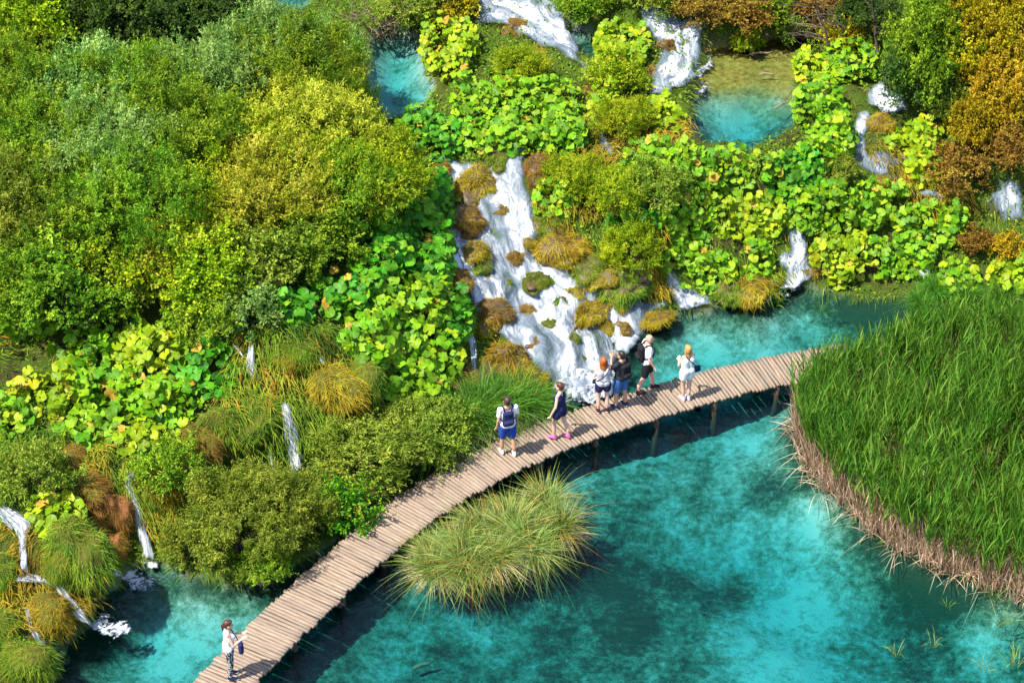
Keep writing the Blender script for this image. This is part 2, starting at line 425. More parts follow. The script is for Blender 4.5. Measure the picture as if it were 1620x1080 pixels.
slab('water', POOL_UR, ZU, 'upper pool, turquoise in front and amber over its shallow sill', M_WATER)
slab('water', POOL_TL, ZT, 'sliver of pale blue pool at the top edge behind the willows', M_WATER)
slab('water', POOL_UC, ZC, 'small dark green pool between two white rapids', M_WATER)

# ------------------------------------------------------------------ white water
def foam_mat(name, lo, hi, scale=(1, 1, 1), col=(.58, .59, .61), amp=1.9, film=0.0):
    """torn white water: flow coordinates (attribute flow: across, along), body = how much water runs there"""
    t = NT(name)
    fl = t.attr('flow', 'Vector'); body = t.attr('body')
    mp = t.n('Mapping'); t.l(fl, mp.inputs[0]); mp.inputs['Scale'].default_value = scale
    a = t.noise(2.4, 5, .62, mp.outputs[0], .9); b = t.noise(9.0, 4, .65, mp.outputs[0], .3)
    f = t.math('ADD', t.math('MULTIPLY', a, .74), t.math('MULTIPLY', b, .26))
    f = t.math('ADD', t.math('MULTIPLY', t.math('SUBTRACT', f, .5), amp), .5)
    f = t.math('ADD', f, t.math('MULTIPLY', t.math('SUBTRACT', body, .5), .75))
    al = t.mapr(f, lo, hi)
    al.node.interpolation_type = 'SMOOTHSTEP'
    if film:                                                        # a thin sheet of water runs between the white strands
        al = t.math('MAXIMUM', al, t.math('MULTIPLY', t.mapr(t.math('ADD', body, t.math('MULTIPLY', t.math('SUBTRACT', a, .5), .8)), .18, .5), film))
    sh = t.bsdf(t.mix(t.mapr(f, lo + .05, hi + .22), (.15, .20, .27), col), .6, .2, t.bump(f, .6, .15))  # blue-grey foam shading is put into the colour where the water thins
    tr = t.n('BsdfTransparent')
    return t.done(t.mixs(al, tr.outputs[0], sh))
M_FALL = foam_mat('white_water', .42, .86, (1.5, .62, 1), film=.62)
M_RIB = foam_mat('narrow_fall', .46, .88, (5, .6, 1))
M_FOAM = foam_mat('pool_foam', .55, .9, (1.6, 1.6, 1), amp=2.6)

def drape(name, pg, label, flow_a, flow_b, up=.09, step=.07, rough=.07, mat=None, soft=.35, body=1.0, ledge=.2, strands=.55):
    """a sheet of white water that follows the ledges of the ground inside an outline"""
    x0, y0 = pg.min(0); x1, y1 = pg.max(0)
    xs, ys = np.arange(x0, x1 + step, step), np.arange(y0, y1 + step, step)
    X, Y = np.meshgrid(xs, ys, indexing='ij')
    fa, fb = np.asarray(flow_a[:2]), np.asarray(flow_b[:2]); al = (fb - fa) / np.linalg.norm(fb - fa); ac = np.array([-al[1], al[0]])
    U, V = X * ac[0] + Y * ac[1], X * al[0] + Y * al[1]
    wob = .35 * N1.fbm(X * .7, Y * .7); U2 = U + wob
    Z = np.maximum(gz(X, Y), 0) + up + rough * (2.2 * N2.fbm(U2 * 3, V * 1.1) + 1.6 * N3.fbm(U2 * 7, V * 2.6))
    sv = V * 1.05 + .8 * N1.fbm(U2 * .8, V * .5); fr = sv - np.floor(sv)                     # the sheet breaks over ledges
    Z += ledge * (smooth01(fr / .75) - fr)
    ins = inside(pg, X, Y); d = edge_dist(pg, X, Y)
    B = np.where(ins, smooth01(d / soft), 0) * body * np.clip(.84 + strands * (N1.fbm(U2 * 1.7 + 5, V * .35, o=3) + .6 * N4.fbm(U2 * 4, V * .5, o=2)), .25, 1.12)
    q = grid_quads(len(xs), len(ys))
    keep = (ins | (d < step)).ravel()[q].all(1); q = q[keep]
    used = np.unique(q); mp = np.full(X.size, -1); mp[used] = np.arange(len(used))
    v = np.stack([X, Y, Z], -1).reshape(-1, 3)[used]
    me = mesh(name, v, mp[q], attrs=dict(flow=np.stack([U2, V, Z * .6], -1).reshape(-1, 3)[used], body=B.ravel()[used]), smooth=True)
    return tag(add(name, me, mat or M_FALL), label, kind='structure')
drape('waterfall', gpoly(CASC), 'broad white cascade tumbling over mossy boulders to the pool', hit(780, 250), hit(920, 620), body=.92, strands=.7)
drape('rapids', gpoly([(738,-10),(880,-10),(905,20),(900,48),(925,60),(925,100),(945,118),(935,145),(905,118),(870,95),(840,82),(805,62),(742,48)]), 'white rapids at the top edge between the butterbur islets', hit(760, 0), hit(930, 130), .16, soft=.55, body=.95)
drape('rapids', gpoly([(1000,12),(1050,18),(1100,36),(1155,42),(1140,72),(1120,88),(1112,150),(1060,165),(1005,172),(1018,130),(1038,85),(1010,50)]), 'white rapids feeding the amber sill of the upper pool', hit(1060, 20), hit(1060, 150), .16, soft=.55, body=1.0)
drape('rapids', gpoly([(1368,148),(1392,134),(1412,142),(1432,165),(1442,182),(1400,190),(1366,180)]), 'short white rapid below the bare tree', hit(1380, 135), hit(1410, 185), .14, soft=.2, body=1.0)
drape('rapids', gpoly([(1338,222),(1366,222),(1375,250),(1425,238),(1445,258),(1410,280),(1445,295),(1495,318),(1500,345),(1470,335),(1420,312),(1370,285),(1335,262)]), 'thin white stream between the butterbur and the rusty shrubs', hit(1350, 215), hit(1450, 310), .14, soft=.2, body=.98)
drape('rapids', gpoly([(1352,182),(1378,178),(1384,205),(1366,230),(1342,228),(1346,204)]), 'faint veil of water linking the short rapid to the thin stream', hit(1370, 180), hit(1350, 228), .14, soft=.3, body=.85, strands=1.0)
drape('rapids', gpoly([(1560,265),(1600,280),(1625,300),(1630,372),(1580,362),(1548,330),(1570,300)]), 'white stream under the rusty shrubs at the frame edge', hit(1580, 260), hit(1600, 370), .14, soft=.6, body=.95, strands=1.0)
drape('waterfall', gpoly([(1236,352),(1268,350),(1280,400),(1290,448),(1240,470),(1205,468),(1240,440),(1218,415),(1248,400)]), 'small white fall between the butterbur bank and the orange tuft', hit(1255, 350), hit(1250, 465), .16, soft=.2, body=1.0)
drape('waterfall', gpoly([(1040,415),(1062,425),(1085,462),(1120,470),(1130,492),(1075,500),(1055,470)]), 'white fall slipping behind the orange tufted mound', hit(1045, 415), hit(1095, 490), .16, soft=.2, body=1.0)
drape('waterfall', gpoly([(955,455),(1000,470),(1060,480),(1062,498),(1010,505),(985,492)]), 'thin veil of water over the low orange ledge', hit(960, 455), hit(1020, 500), .12, soft=.2, body=.7)
drape('rapids', gpoly([(1440,425),(1472,418),(1475,445),(1450,450)]), 'small white trickle under the butterbur by the reeds', hit(1455, 415), hit(1460, 450), .14, soft=.2, body=.8)
drape('rapids', gpoly([(935,175),(955,190),(965,225),(985,262),(965,262),(945,235)]), 'narrow grey trickle between two yellow bushes', hit(940, 180), hit(975, 260), .14, soft=.2, body=.66)

def ribbon(name, pts, label, cols=9, body=1.0, arch=.12, mat=None):
    """a narrow fall: a curved sheet through given points (pixel x, pixel y, height, width in metres)"""
    c = np.array([hit(a, b) + np.array([0, -.20, .15]) for a, b, z, w in pts]); wd = np.array([p[3] for p in pts])
    s = np.r_[0, np.cumsum(np.linalg.norm(np.diff(c, axis=0), axis=1))]
    n = max(8, int(s[-1] / .06)); ss = np.linspace(0, s[-1], n)
    c = np.stack([np.interp(ss, s, c[:, k]) for k in range(3)], -1); wd = np.interp(ss, s, wd)
    for _ in range(6): c[1:-1] = .5 * c[1:-1] + .25 * (c[:-2] + c[2:])
    tg = np.gradient(c, axis=0); ac = np.cross(tg, [0, 0, 1.0]); ac /= np.linalg.norm(ac, axis=1)[:, None] + 1e-6
    out = np.cross(ac, tg); out /= np.linalg.norm(out, axis=1)[:, None]
    u = np.linspace(-1, 1, cols)
    wv = .85 * wd[:, None] * (1 + .3 * N2.fbm(ss[:, None] * 2 + 3 * c[0, 0], u[None] * 0))
    X = c[:, None] + ac[:, None] * (u[None] * wv * .5)[..., None] + out[:, None] * ((1 - u ** 2)[None] * wd[:, None] * arch + .06 * N3.fbm(u[None] * 4 + c[0, 0], ss[:, None] * 2))[..., None]
    ends = np.minimum(smooth01((ss + .05) / .25), smooth01((s[-1] - ss + .12) / .3))[:, None]
    B = np.broadcast_to(1 - np.abs(u) ** 3 * .9, (n, cols)) * body * ends
    F = np.stack([np.broadcast_to(u[None] * wd[:, None] * .5, (n, cols)) + c[0, 0], np.broadcast_to(ss[:, None], (n, cols)), np.zeros((n, cols))], -1)
    me = mesh(name, X, grid_quads(n, cols), attrs=dict(flow=F, body=B.ravel()), smooth=True)
    return tag(add(name, me, mat or M_RIB), label, kind='structure')
def patch(name, pg, z, label, body=.75, soft=.5, rough=.04):
    return drape_flat(name, pg, z, label, body, soft, rough)
def drape_flat(name, pg, z, label, body, soft, rough, step=.08):
    x0, y0 = pg.min(0); x1, y1 = pg.max(0)
    xs, ys = np.arange(x0, x1 + step, step), np.arange(y0, y1 + step, step)
    X, Y = np.meshgrid(xs, ys, indexing='ij')
    ins = inside(pg, X, Y); d = edge_dist(pg, X, Y)
    Z = z + np.clip(rough * (N2.fbm(X * 3, Y * 3) + .5) * smooth01(d / .5), 0, 1)
    q = grid_quads(len(xs), len(ys)); q = q[(ins | (d < step)).ravel()[q].all(1)]
    used = np.unique(q); mp = np.full(X.size, -1); mp[used] = np.arange(len(used))
    me = mesh(name, np.stack([X, Y, Z], -1).reshape(-1, 3)[used], mp[q], attrs=dict(flow=np.stack([X, Y, Z], -1).reshape(-1, 3)[used], body=(np.where(ins, smooth01(d / soft), 0) * body).ravel()[used]), smooth=True)
    return tag(add(name, me, M_FOAM), label, kind='structure')
ribbon('waterfall', [(206,742,2.5,.3),(206,760,2.35,.34),(212,790,1.9,.36),(226,835,1.0,.34),(240,888,.02,.36)], 'slender fall dropping beside the bare reddish rock', body=.92)
ribbon('waterfall', [(0,800,2.2,.5),(20,818,2.0,.7),(38,832,1.9,.6),(40,850,1.75,.28),(40,880,1.3,.24),(43,912,.95,.28)], 'little two-step fall at the frame edge, upper step', body=.92)
ribbon('waterfall', [(22,915,.95,.3),(45,914,.95,.45),(80,918,.92,.34),(97,928,.85,.3),(115,955,.5,.34),(135,980,.12,.42),(150,990,.03,.5)], 'fall running between the two grassy mounds into the pool', body=.95)
ribbon('waterfall', [(153,868,.75,.26),(168,888,.42,.32),(182,905,.1,.42),(195,914,.03,.5)], 'short slanting fall at the foot of the big green mound', body=.95)
ribbon('waterfall', [(44,955,.7,.16),(52,990,.4,.16),(70,1020,.08,.25),(80,1030,.03,.3)], 'thin trickle behind the grassy mound at the corner', body=.7)
ribbon('waterfall', [(398,542,3.75,.2),(400,560,3.5,.25),(397,580,3.25,.32),(402,598,3.05,.3),(412,606,2.9,.2)], 'small fall emerging under the dark leaves', body=.95)
ribbon('waterfall', [(448,632,2.75,.24),(455,655,2.5,.36),(462,690,1.8,.46),(468,722,1.2,.5),(470,748,.7,.5)], 'bluish fall behind the olive willow bush', body=.95)
ribbon('waterfall', [(362,540,3.95,.1),(376,552,3.75,.12),(392,575,3.4,.12)], 'thread of water under the dark leaves', body=.75)
ribbon('waterfall', [(425,700,1.6,.14),(430,725,1.2,.16),(434,745,.9,.2)], 'thin fall beside the bluish fall', body=.8)
ribbon('waterfall', [(340,712,1.9,.16),(344,730,1.6,.2),(348,745,1.3,.2)], 'glimpse of white water above the olive bush', body=.85)
ribbon('waterfall', [(742,528,1.3,.32),(748,545,1.1,.26),(750,580,.7,.22),(750,612,.35,.3),(752,632,.2,.5)], 'thin fall between the leafy bank and the orange mounds', body=.9)
ribbon('waterfall', [(505,556,3.5,.12),(510,570,3.3,.16),(514,582,3.1,.16)], 'tiny white thread on the grassy slope', body=.75)
patch('foam', poly([(846,575),(905,562),(965,575),(990,560),(1010,575),(985,612),(970,640),(930,655),(880,650),(850,625)]), .07, 'boiling white foam where the cascade meets the pool', .98, .4, .22)
patch('foam', poly([(1050,470),(1110,470),(1135,488),(1100,505),(1060,505)]), .03, 'foam below the orange tufted mound', .78)
patch('foam', poly([(1180,468),(1215,460),(1245,445),(1285,455),(1245,480),(1210,500),(1182,495)]), .03, 'foam below the small fall on the far shore', .74, .4)
patch('foam', poly([(112,962),(165,960),(225,982),(236,1005),(175,1026),(128,1012)]), .03, 'foam below the fall between the mounds', .95, .45)
patch('foam', poly([(170,888),(230,890),(268,912),(258,942),(200,950),(172,925)]), .03, 'foam below the short slanting fall', .95, .45)
patch('foam', poly([(218,870),(262,870),(272,896),(242,912),(214,898)]), .03, 'foam at the foot of the slender fall', .95, .35)
patch('foam', poly([(1078,78),(1130,80),(1150,100),(1128,120),(1140,150),(1110,172),(1085,160)], ZU), ZU + .03, 'broken foam where the rapids enter the upper pool', .85, .5)
patch('foam', poly([(55,1005),(90,1010),(98,1035),(70,1050)]), .03, 'foam beside the corner mound', .66, .4)
patch('foam', gpoly([(0,985),(25,995),(28,1015),(0,1030)]), .62, 'white water on the ledge at the frame edge', .8, .3)
# ------------------------------------------------------------------ boardwalk
DECK = .32
FAR = [(130,1265),(250,1135),(308,1075),(380,1000),(440,940),(520,870),(600,800),(640,770),(700,733),(760,709),(849,674),(890,657),(920,648),(948,640),(992,624),(1038,609),(1096,592),(1130,583),(1213,563),(1247,556),(1345,538)]
NEAR = [(225,1270),(345,1140),(407,1076),(430,1054),(460,1023),(490,993),(540,944),(580,908),(617,877),(680,828),(750,782),(825,738),(881,711),(920,693),(1010,666),(1059,651),(1123,632),(1180,619),(1240,607),(1300,596),(1385,583)]
def resample(p, n):
    s = np.r_[0, np.cumsum(np.linalg.norm(np.diff(p, axis=0), axis=1))]
    t = np.linspace(0, s[-1], n)
    q = np.stack([np.interp(t, s, p[:, k]) for k in range(p.shape[1])], -1)
    return q
fa, na = poly(FAR, DECK), poly(NEAR, DECK)
fa, na = resample(fa, 400), resample(na, 400)
mid = []
for p in fa:
    k = np.argmin(np.linalg.norm(na - p, axis=1)); mid.append((p + na[k]) / 2)
mid = np.array(mid)
wid = np.median(2 * np.linalg.norm(mid - fa, axis=1))
mid = resample(mid, 400)
for _ in range(500): mid[1:-1] = .5 * mid[1:-1] + .25 * (mid[:-2] + mid[2:])
seg = np.r_[0, np.cumsum(np.linalg.norm(np.diff(mid, axis=0), axis=1))]
def walk(s, off=0.0):
    c = np.array([np.interp(s, seg, mid[:, 0]), np.interp(s, seg, mid[:, 1])])
    d = np.array([np.interp(s + .3, seg, mid[:, 0]) - np.interp(s - .3, seg, mid[:, 0]), np.interp(s + .3, seg, mid[:, 1]) - np.interp(s - .3, seg, mid[:, 1])])
    d /= np.linalg.norm(d); nrm = np.array([-d[1], d[0]])
    return c + nrm * off, d, nrm
print('boardwalk length', seg[-1], 'width', wid)
t = NT('weathered_plank')
oi = t.n('ObjectInfo').outputs['Random']
tc = t.n('TexCoord').outputs['Object']
mp = t.n('Mapping'); t.l(tc, mp.inputs[0]); mp.inputs['Scale'].default_value = (1.2, 14, 14)
ad = t.n('VectorMath', operation='ADD'); t.l(mp.outputs[0], ad.inputs[0])
cb = t.n('CombineXYZ'); t.l(t.math('MULTIPLY', oi, 91), cb.inputs[0]); t.l(t.math('MULTIPLY', oi, 37), cb.inputs[1]); t.l(cb.outputs[0], ad.inputs[1])
g = t.noise(2.4, 6, .7, ad.outputs[0], .5)
c = t.ramp(g, [(.25, (.10, .07, .05)), (.5, (.265, .195, .14)), (.75, (.42, .33, .255))])
c = t.mix(t.mapr(oi, 0, 1, 0, .75), c, (.17, .132, .105))
stain = t.noise(.9, 3, .6, t.n('NewGeometry').outputs['Position'])
c = t.mix(t.mapr(stain, .45, .75, 0, .45), c, (.25, .185, .145))
M_PLANK = t.done(t.bsdf(c, .85, .2, t.bump(g, .7, .02)))
M_LOG = plain('wet_dark_log', (.045, .032, .022), .8, .3, .2, 12)

def plank_mesh(seed, w, L):
    """split log: flat rough top with rounded shoulders, ragged ends"""
    r = np.random.default_rng(seed); mb = MB(); n = 7
    xs = np.linspace(-L / 2, L / 2, n)
    prof = np.array([(-.5, -.3), (-.5, .2), (-.40, .46), (0, .5), (.40, .46), (.5, .2), (.5, -.3), (0, -.5)])
    V = []
    for i, x in enumerate(xs):
        k = 1 + .12 * (r.random() - .5); sh = .12 * (r.random() - .5) * w
        for a, b in prof:
            V.append((x + (.02 * (r.random() - .5) if i in (0, n - 1) else 0), a * w * k + sh, b * .075 * (1 + .25 * (r.random() - .5))))
    m = len(prof); q = []
    for i in range(n - 1):
        for j in range(m): q.append((i * m + j, (i + 1) * m + j, (i + 1) * m + (j + 1) % m, i * m + (j + 1) % m))
    V.append(np.mean(V[:m], 0)); V.append(np.mean(V[(n - 1) * m:n * m], 0))
    tr = [(n * m, j, (j + 1) % m) for j in range(m)] + [(n * m + 1, (n - 1) * m + (j + 1) % m, (n - 1) * m + j) for j in range(m)]
    mb.add(V, q, tr)
    return mb.mesh('plank', mats=[M_PLANK])
PITCH_P = .10
planks = [plank_mesh(40 + i, PITCH_P * (.74 + .07 * (i % 3)), wid + .02) for i in range(7)]
c0, _, _ = walk(seg[-1] / 2)
bw = empty('boardwalk', (c0[0], c0[1], 0))
tag(bw, 'curving wooden boardwalk of split-log planks crossing the turquoise pool', 'boardwalk')
def kid(name, me, mat, loc, rot=None, scale=None, root=bw):
    o = add(name, me, mat, root, np.asarray(loc, float) - np.asarray(root.location), rot, scale); return o
s = .1; i = 0
while s < seg[-1] - .1 and i < 299:
    c, d, nrm = walk(s, .07 * (random.random() - .5))
    a = math.atan2(nrm[1], nrm[0]) + R(random.uniform(-1.3, 1.3)) + (0 if i % 2 else math.pi)
    NPL = i
    kid('plank', planks[random.randrange(7)], M_PLANK, (c[0], c[1], DECK - .037 + random.uniform(-.014, .006)), (R(random.uniform(-3, 3)), R(random.uniform(-.6, .6)), a), (random.uniform(.965, 1.04), random.uniform(.94, 1.06), 1))
    s += PITCH_P * random.uniform(.97, 1.04); i += 1
print('planks', i, 'of', seg[-1], wid)
for off in (-wid * .34, wid * .34):
    mb = MB()
    pts = [np.r_[walk(q, off)[0], DECK - .16] for q in np.arange(0, seg[-1], .5)]
    mb.tube(pts, .075, 8)
    o = add('beam', mb.mesh('beam', smooth=True), M_LOG, bw); o.location = -bw.location
mb = MB(); mb.tube([(0, 0, -2.0), (0.015, 0, -1.0), (0, .01, 0)], [.09, .085, .075], 9)
post_me = mb.mesh('post', smooth=True)
mb = MB(); mb.tube([(-wid * .5, 0, 0), (0, 0, .01), (wid * .5, 0, 0)], .07, 8)
cross_me = mb.mesh('crossbeam', smooth=True)
for k, q in enumerate(np.arange(.7, seg[-1], 1.75)):
    for off in (-wid * .44, wid * .44):
        c, d, nrm = walk(q + random.uniform(-.1, .1), off)
        kid('post', post_me, M_LOG, (c[0], c[1], DECK - .1), (R(random.uniform(-3, 3)), R(random.uniform(-3, 3)), random.random() * 6), (random.uniform(.8, 1.15),) * 2 + (1,))
    c, d, nrm = walk(q, 0)
    kid('crossbeam', cross_me, M_LOG, (c[0], c[1], DECK - .29), (0, 0, math.atan2(nrm[1], nrm[0])))
# ------------------------------------------------------------------ foliage materials
LM = {
 'green':  leaf_mat('leaf_green', (.045, .12, .006), (.16, .29, .014), (.38, .50, .032), .48),
 'pale':   leaf_mat('leaf_pale_green', (.065, .16, .028), (.20, .35, .07), (.42, .55, .15), .48),
 'yellow': leaf_mat('leaf_yellow', (.16, .20, .008), (.40, .41, .025), (.66, .62, .07), .47),
 'ygreen': leaf_mat('leaf_yellow_green', (.085, .175, .004), (.26, .37, .010), (.55, .60, .022), .48),
 'dark':   leaf_mat('leaf_dark_green', (.014, .042, .009), (.045, .10, .017), (.11, .18, .026), .42),
 'olive':  leaf_mat('leaf_olive', (.065, .12, .009), (.19, .27, .024), (.40, .46, .06), .48),
 'orange': leaf_mat('leaf_orange', (.14, .13, .008), (.46, .31, .014), (.68, .47, .025), .42),
 'gold':   leaf_mat('leaf_gold', (.15, .12, .005), (.36, .28, .008), (.55, .43, .014), .42),
 'rust':   leaf_mat('leaf_rust', (.11, .065, .012), (.27, .15, .022), (.42, .29, .04), .42),
 'bb':     leaf_mat('butterbur_leaf', (.05, .15, .003), (.14, .30, .005), (.29, .43, .008), .34, .5, .22, dry=(.42, .26, .03)),
 'bbd':    leaf_mat('butterbur_leaf_deep_shade', (.020, .11, .004), (.06, .24, .006), (.17, .37, .009), .34, .5, .22, dry=(.42, .26, .03)),  # deeper green, with the shade of the left bank put into the colour
 'bby':    leaf_mat('butterbur_leaf_yellowing', (.10, .19, .003), (.23, .34, .005), (.40, .44, .009), .34, .5, .22, dry=(.42, .26, .03)),
 'reed':   leaf_mat('reed_leaf', (.018, .095, .008), (.07, .22, .018), (.22, .40, .05), .42, .5, .15),
 'straw':  leaf_mat('dry_straw', (.20, .115, .06), (.48, .32, .20), (.74, .58, .42), .15, .7, .2),
 'sedge':  leaf_mat('sedge_blade', (.04, .09, .012), (.14, .22, .03), (.36, .40, .10), .3, .5, .3, dry=(.46, .20, .03)),
 'm_green': leaf_mat('moss_grass_green', (.03, .085, .006), (.10, .18, .010), (.22, .27, .018), .25, .7, .15, dry=(.36, .18, .02)),
 'm_gold': leaf_mat('moss_grass_golden', (.09, .06, .006), (.26, .19, .012), (.42, .31, .02), .25, .7, .15, dry=(.16, .22, .014)),
 'm_brown': leaf_mat('moss_grass_brown', (.07, .035, .008), (.20, .105, .016), (.34, .21, .03), .25, .7, .15, dry=(.16, .18, .014)),
}
M_BARK = plain('grey_bark', (.085, .065, .048), .9, .15, .25, 9)
M_TUFA = plain('wet_tufa_rock', (.085, .055, .022), .55, .4, .3, 5)
M_MOSS = plain('moss_cushion', (.085, .085, .012), .95, .1, .35, 7)
M_REDROCK = plain('reddish_tufa', (.26, .105, .04), .85, .2, .25, 3)

def unit(v): return v / (np.linalg.norm(v, axis=-1, keepdims=True) + 1e-9)
def diamonds(p, d, n, L, Wd, fold=.15):
    """leaf blades: base, side, tip, side; p base, d direction, n leaf normal"""
    s = unit(np.cross(d, n)); n = unit(np.cross(s, d))
    L = L[:, None]; Wd = Wd[:, None]
    m = p + d * L * .48 + n * L * fold
    v = np.stack([p, m + s * Wd * .5, p + d * L, m - s * Wd * .5], 1)
    return v.reshape(-1, 3), np.arange(len(p) * 4).reshape(-1, 4)
def crown_mesh(name, Rr, Hh, nc, nt, nl, ll, lw, up, seed, spread=.5, lump=.46, tw=(.25, .55), zmin=-.45):
    r = np.random.default_rng(seed); nz = Noise(seed + 100)
    d = unit(r.normal(size=(nc * 3, 3))); d = d[d[:, 2] > zmin][:nc]; nc = len(d)
    lumpf = 1 + lump * 2 * nz.fbm(d[:, 0] * 1.6 + 5, d[:, 1] * 1.6 + 5, d[:, 2] * 1.6 + 5, o=2)
    f = (.40 + .60 * r.random(nc) ** .5) * lumpf
    ctr = np.array([0, 0, Hh * .5])
    cl = ctr + d * f[:, None] * np.array([Rr * .88, Rr * .88, Hh * .44])
    g = unit(d * .75 + np.array([0, 0, up]) + r.normal(size=(nc, 3)) * .25)
    cv = r.normal(size=nc) * .21
    td = unit(g[:, None] + r.normal(size=(nc, nt, 3)) * spread)
    tl = r.uniform(tw[0], tw[1], (nc, nt, 1))
    t0 = cl[:, None] + r.normal(size=(nc, nt, 3)) * .10
    tt = r.uniform(.05, 1, (nc, nt, nl, 1))
    pos = t0[:, :, None] + td[:, :, None] * tl[:, :, None] * tt + r.normal(size=(nc, nt, nl, 3)) * .02
    ld = unit(td[:, :, None] * .55 + r.normal(size=(nc, nt, nl, 3)) * .62)
    ln = unit(r.normal(size=(nc, nt, nl, 3)) * .7 + np.array([0, 0, .9]) + d[:, None, None] * .4)
    k = nc * nt * nl
    v, q = diamonds(pos.reshape(-1, 3), ld.reshape(-1, 3), ln.reshape(-1, 3), r.uniform(.7, 1.3, k) * ll, r.uniform(.75, 1.25, k) * lw)
    val = np.clip(.5 + cv[:, None, None] + r.normal(size=(nc, nt, 1)) * .10 + r.normal(size=(nc, nt, nl)) * .20, 0, 1).reshape(-1)
    me = mesh(name, v, q, attrs=dict(v=np.repeat(val, 4)))
    # limbs reach from the root to some of the clumps
    mb = MB(); sel = r.permutation(nc)[:9]
    for i in sel:
        e = cl[i]; m1 = np.array([e[0] * .25, e[1] * .25, Hh * .18]) + r.normal(size=3) * .05; m2 = (m1 + e) / 2 + np.array([0, 0, .12]) + r.normal(size=3) * .06
        mb.tube([(r.normal() * .05, r.normal() * .05, -.5), m1, m2, e], np.array([.05, .036, .022, .008]) * (Rr / 1.4 + .2), 5)
    return me, mb.mesh('trunk', smooth=True)
CR = {}
def crown_kind(key, *a, n=2, **k):
    CR[key] = [crown_mesh('crown', *a, 11 * i + abs(hash(key)) % 1 + len(key) * 17 + sum(map(ord, key)), **k) for i in range(n)]
#            R    H   clumps twigs leaves len  width up
crown_kind('wL', 2.1, 3.0, 190, 12, 17, .10, .034, .75, n=2)
crown_kind('wM', 1.45, 2.1, 115, 11, 15, .095, .034, .75, n=3)
crown_kind('wS', .85, 1.2, 48, 10, 14, .085, .032, .7, tw=(.18, .4), n=2)
crown_kind('bL', 2.0, 3.2, 210, 10, 17, .095, .062, .3, spread=.8, n=2)
crown_kind('bM', 1.3, 2.0, 105, 10, 15, .085, .058, .3, spread=.8, n=2)
crown_kind('bS', .75, 1.1, 46, 9, 13, .075, .05, .35, spread=.8, tw=(.15, .35), n=2)
BASE_R = dict(wL=(2.1, 3.0), wM=(1.45, 2.1), wS=(.85, 1.2), bL=(2.0, 3.2), bM=(1.3, 2.0), bS=(.75, 1.1))
_cnt = {}
def bush(kind, px, py, mat, label, name='willow_bush', cat='bush', group=None, sx=1.0, sz=1.0, trunk=M_BARK, lift=0.0):
    """px, py: centre of the crown in the photo"""
    h = BASE_R[kind][1] * sz
    p = hit(px, py, h * .55 + lift)
    k = _cnt.get(kind, 0); _cnt[kind] = k + 1
    cm, tm = CR[kind][k % len(CR[kind])]
    root = empty(name, p); root.rotation_euler = (0, 0, random.uniform(0, 6.28)); root.scale = (sx, sx * random.uniform(.92, 1.08), sz)
    c = add('crown', cm, LM[mat], root, (0, 0, lift)); add('trunk', tm, trunk, root, (0, 0, lift))
    if lift > .6:
        mb = MB(); mb.tube([(0, 0, -.5), (.05, .03, lift * .5), (0, 0, lift + .2)], [.13, .1, .08], 7); add('stem', mb.mesh('stem', smooth=True), trunk, root)
    tag(root, label, cat, group)
    return root
G1 = 'willows on the hillside'
B = bush
# far and upper hillside
B('bL', 55, 45, 'ygreen', 'tall yellow-green tree filling the top corner above the pale willows', 'broadleaf_tree', 'tree', sz=1.1)
B('bL', 165, 50, 'dark', 'dark green tree beside the yellow-green corner tree', 'broadleaf_tree', 'tree')
B('bL', 262, 25, 'dark', 'rounded deep green tree at the top edge, between the two dark trees', 'broadleaf_tree', 'tree', sx=.9)
B('bL', 345, 40, 'dark', 'very dark tree next to the sliver of blue pool', 'broadleaf_tree', 'tree', sx=.85)
B('wL', 400, 95, 'pale', 'silvery willow just below the sliver of blue pool', group=G1, sx=.8)
B('wL', 20, 155, 'green', 'green willow at the frame edge under the corner tree', group=G1)
B('wL', 130, 165, 'pale', 'large silvery willow with blue-green sprays under the dark trees', group=G1)
B('wL', 235, 165, 'green', 'green willow beside the large silvery one', group=G1, sx=.85)
B('wL', 330, 130, 'pale', 'silvery willow in front of the very dark tree', group=G1, sx=.85)
B('wM', 395, 150, 'ygreen', 'yellow-green willow above the yellow bushes', group=G1)
B('wL', 460, 115, 'green', 'green willow between the yellow bushes and the dead grey shrub', group=G1, sx=.8)
B('wM', 520, 90, 'pale', 'pale willow leaning over the turquoise upper pool', group=G1, sx=.75, sz=.8)
B('wM', 548, 155, 'green', 'green willow at the waterline of the turquoise upper pool', group=G1, sx=.6, sz=.8)
B('wL', 470, 195, 'yellow', 'bright yellow bush, the highest of the yellow ones', group=G1, sx=.85, sz=.9)
B('wM', 515, 140, 'yellow', 'yellow bush with its tip against the turquoise upper pool', group=G1, sx=.8)
B('wM', 545, 225, 'yellow', 'yellow bush just below the turquoise upper pool', group=G1, sx=.85)
B('wL', 60, 250, 'green', 'wide green willow with reddish twigs near the frame edge', group=G1)
B('wL', 165, 250, 'pale', 'pale willow in the middle of the hillside', group=G1)
B('wL', 275, 225, 'green', 'green willow with bare grey stems in the middle of the hillside', group=G1)
B('wM', 365, 235, 'ygreen', 'yellow-green willow touching the big yellow bush', group=G1)
B('wM', 600, 285, 'ygreen', 'yellow-green willow overhanging the dark leafy bank', group=G1)
B('wM', 535, 300, 'green', 'green willow between the big yellow bush and the leafy bank', group=G1)
B('wL', 420, 310, 'yellow', 'big bright yellow bush in the middle of the hillside', group=G1, sx=.85, sz=.85)
B('wM', 490, 290, 'ygreen', 'yellow-green shoulder bush beside the big bright yellow bush', group=G1)
B('wL', 20, 335, 'olive', 'olive willow at the frame edge halfway up', group=G1, sx=.9)
B('wL', 120, 335, 'green', 'green willow above the lower yellow bush', group=G1)
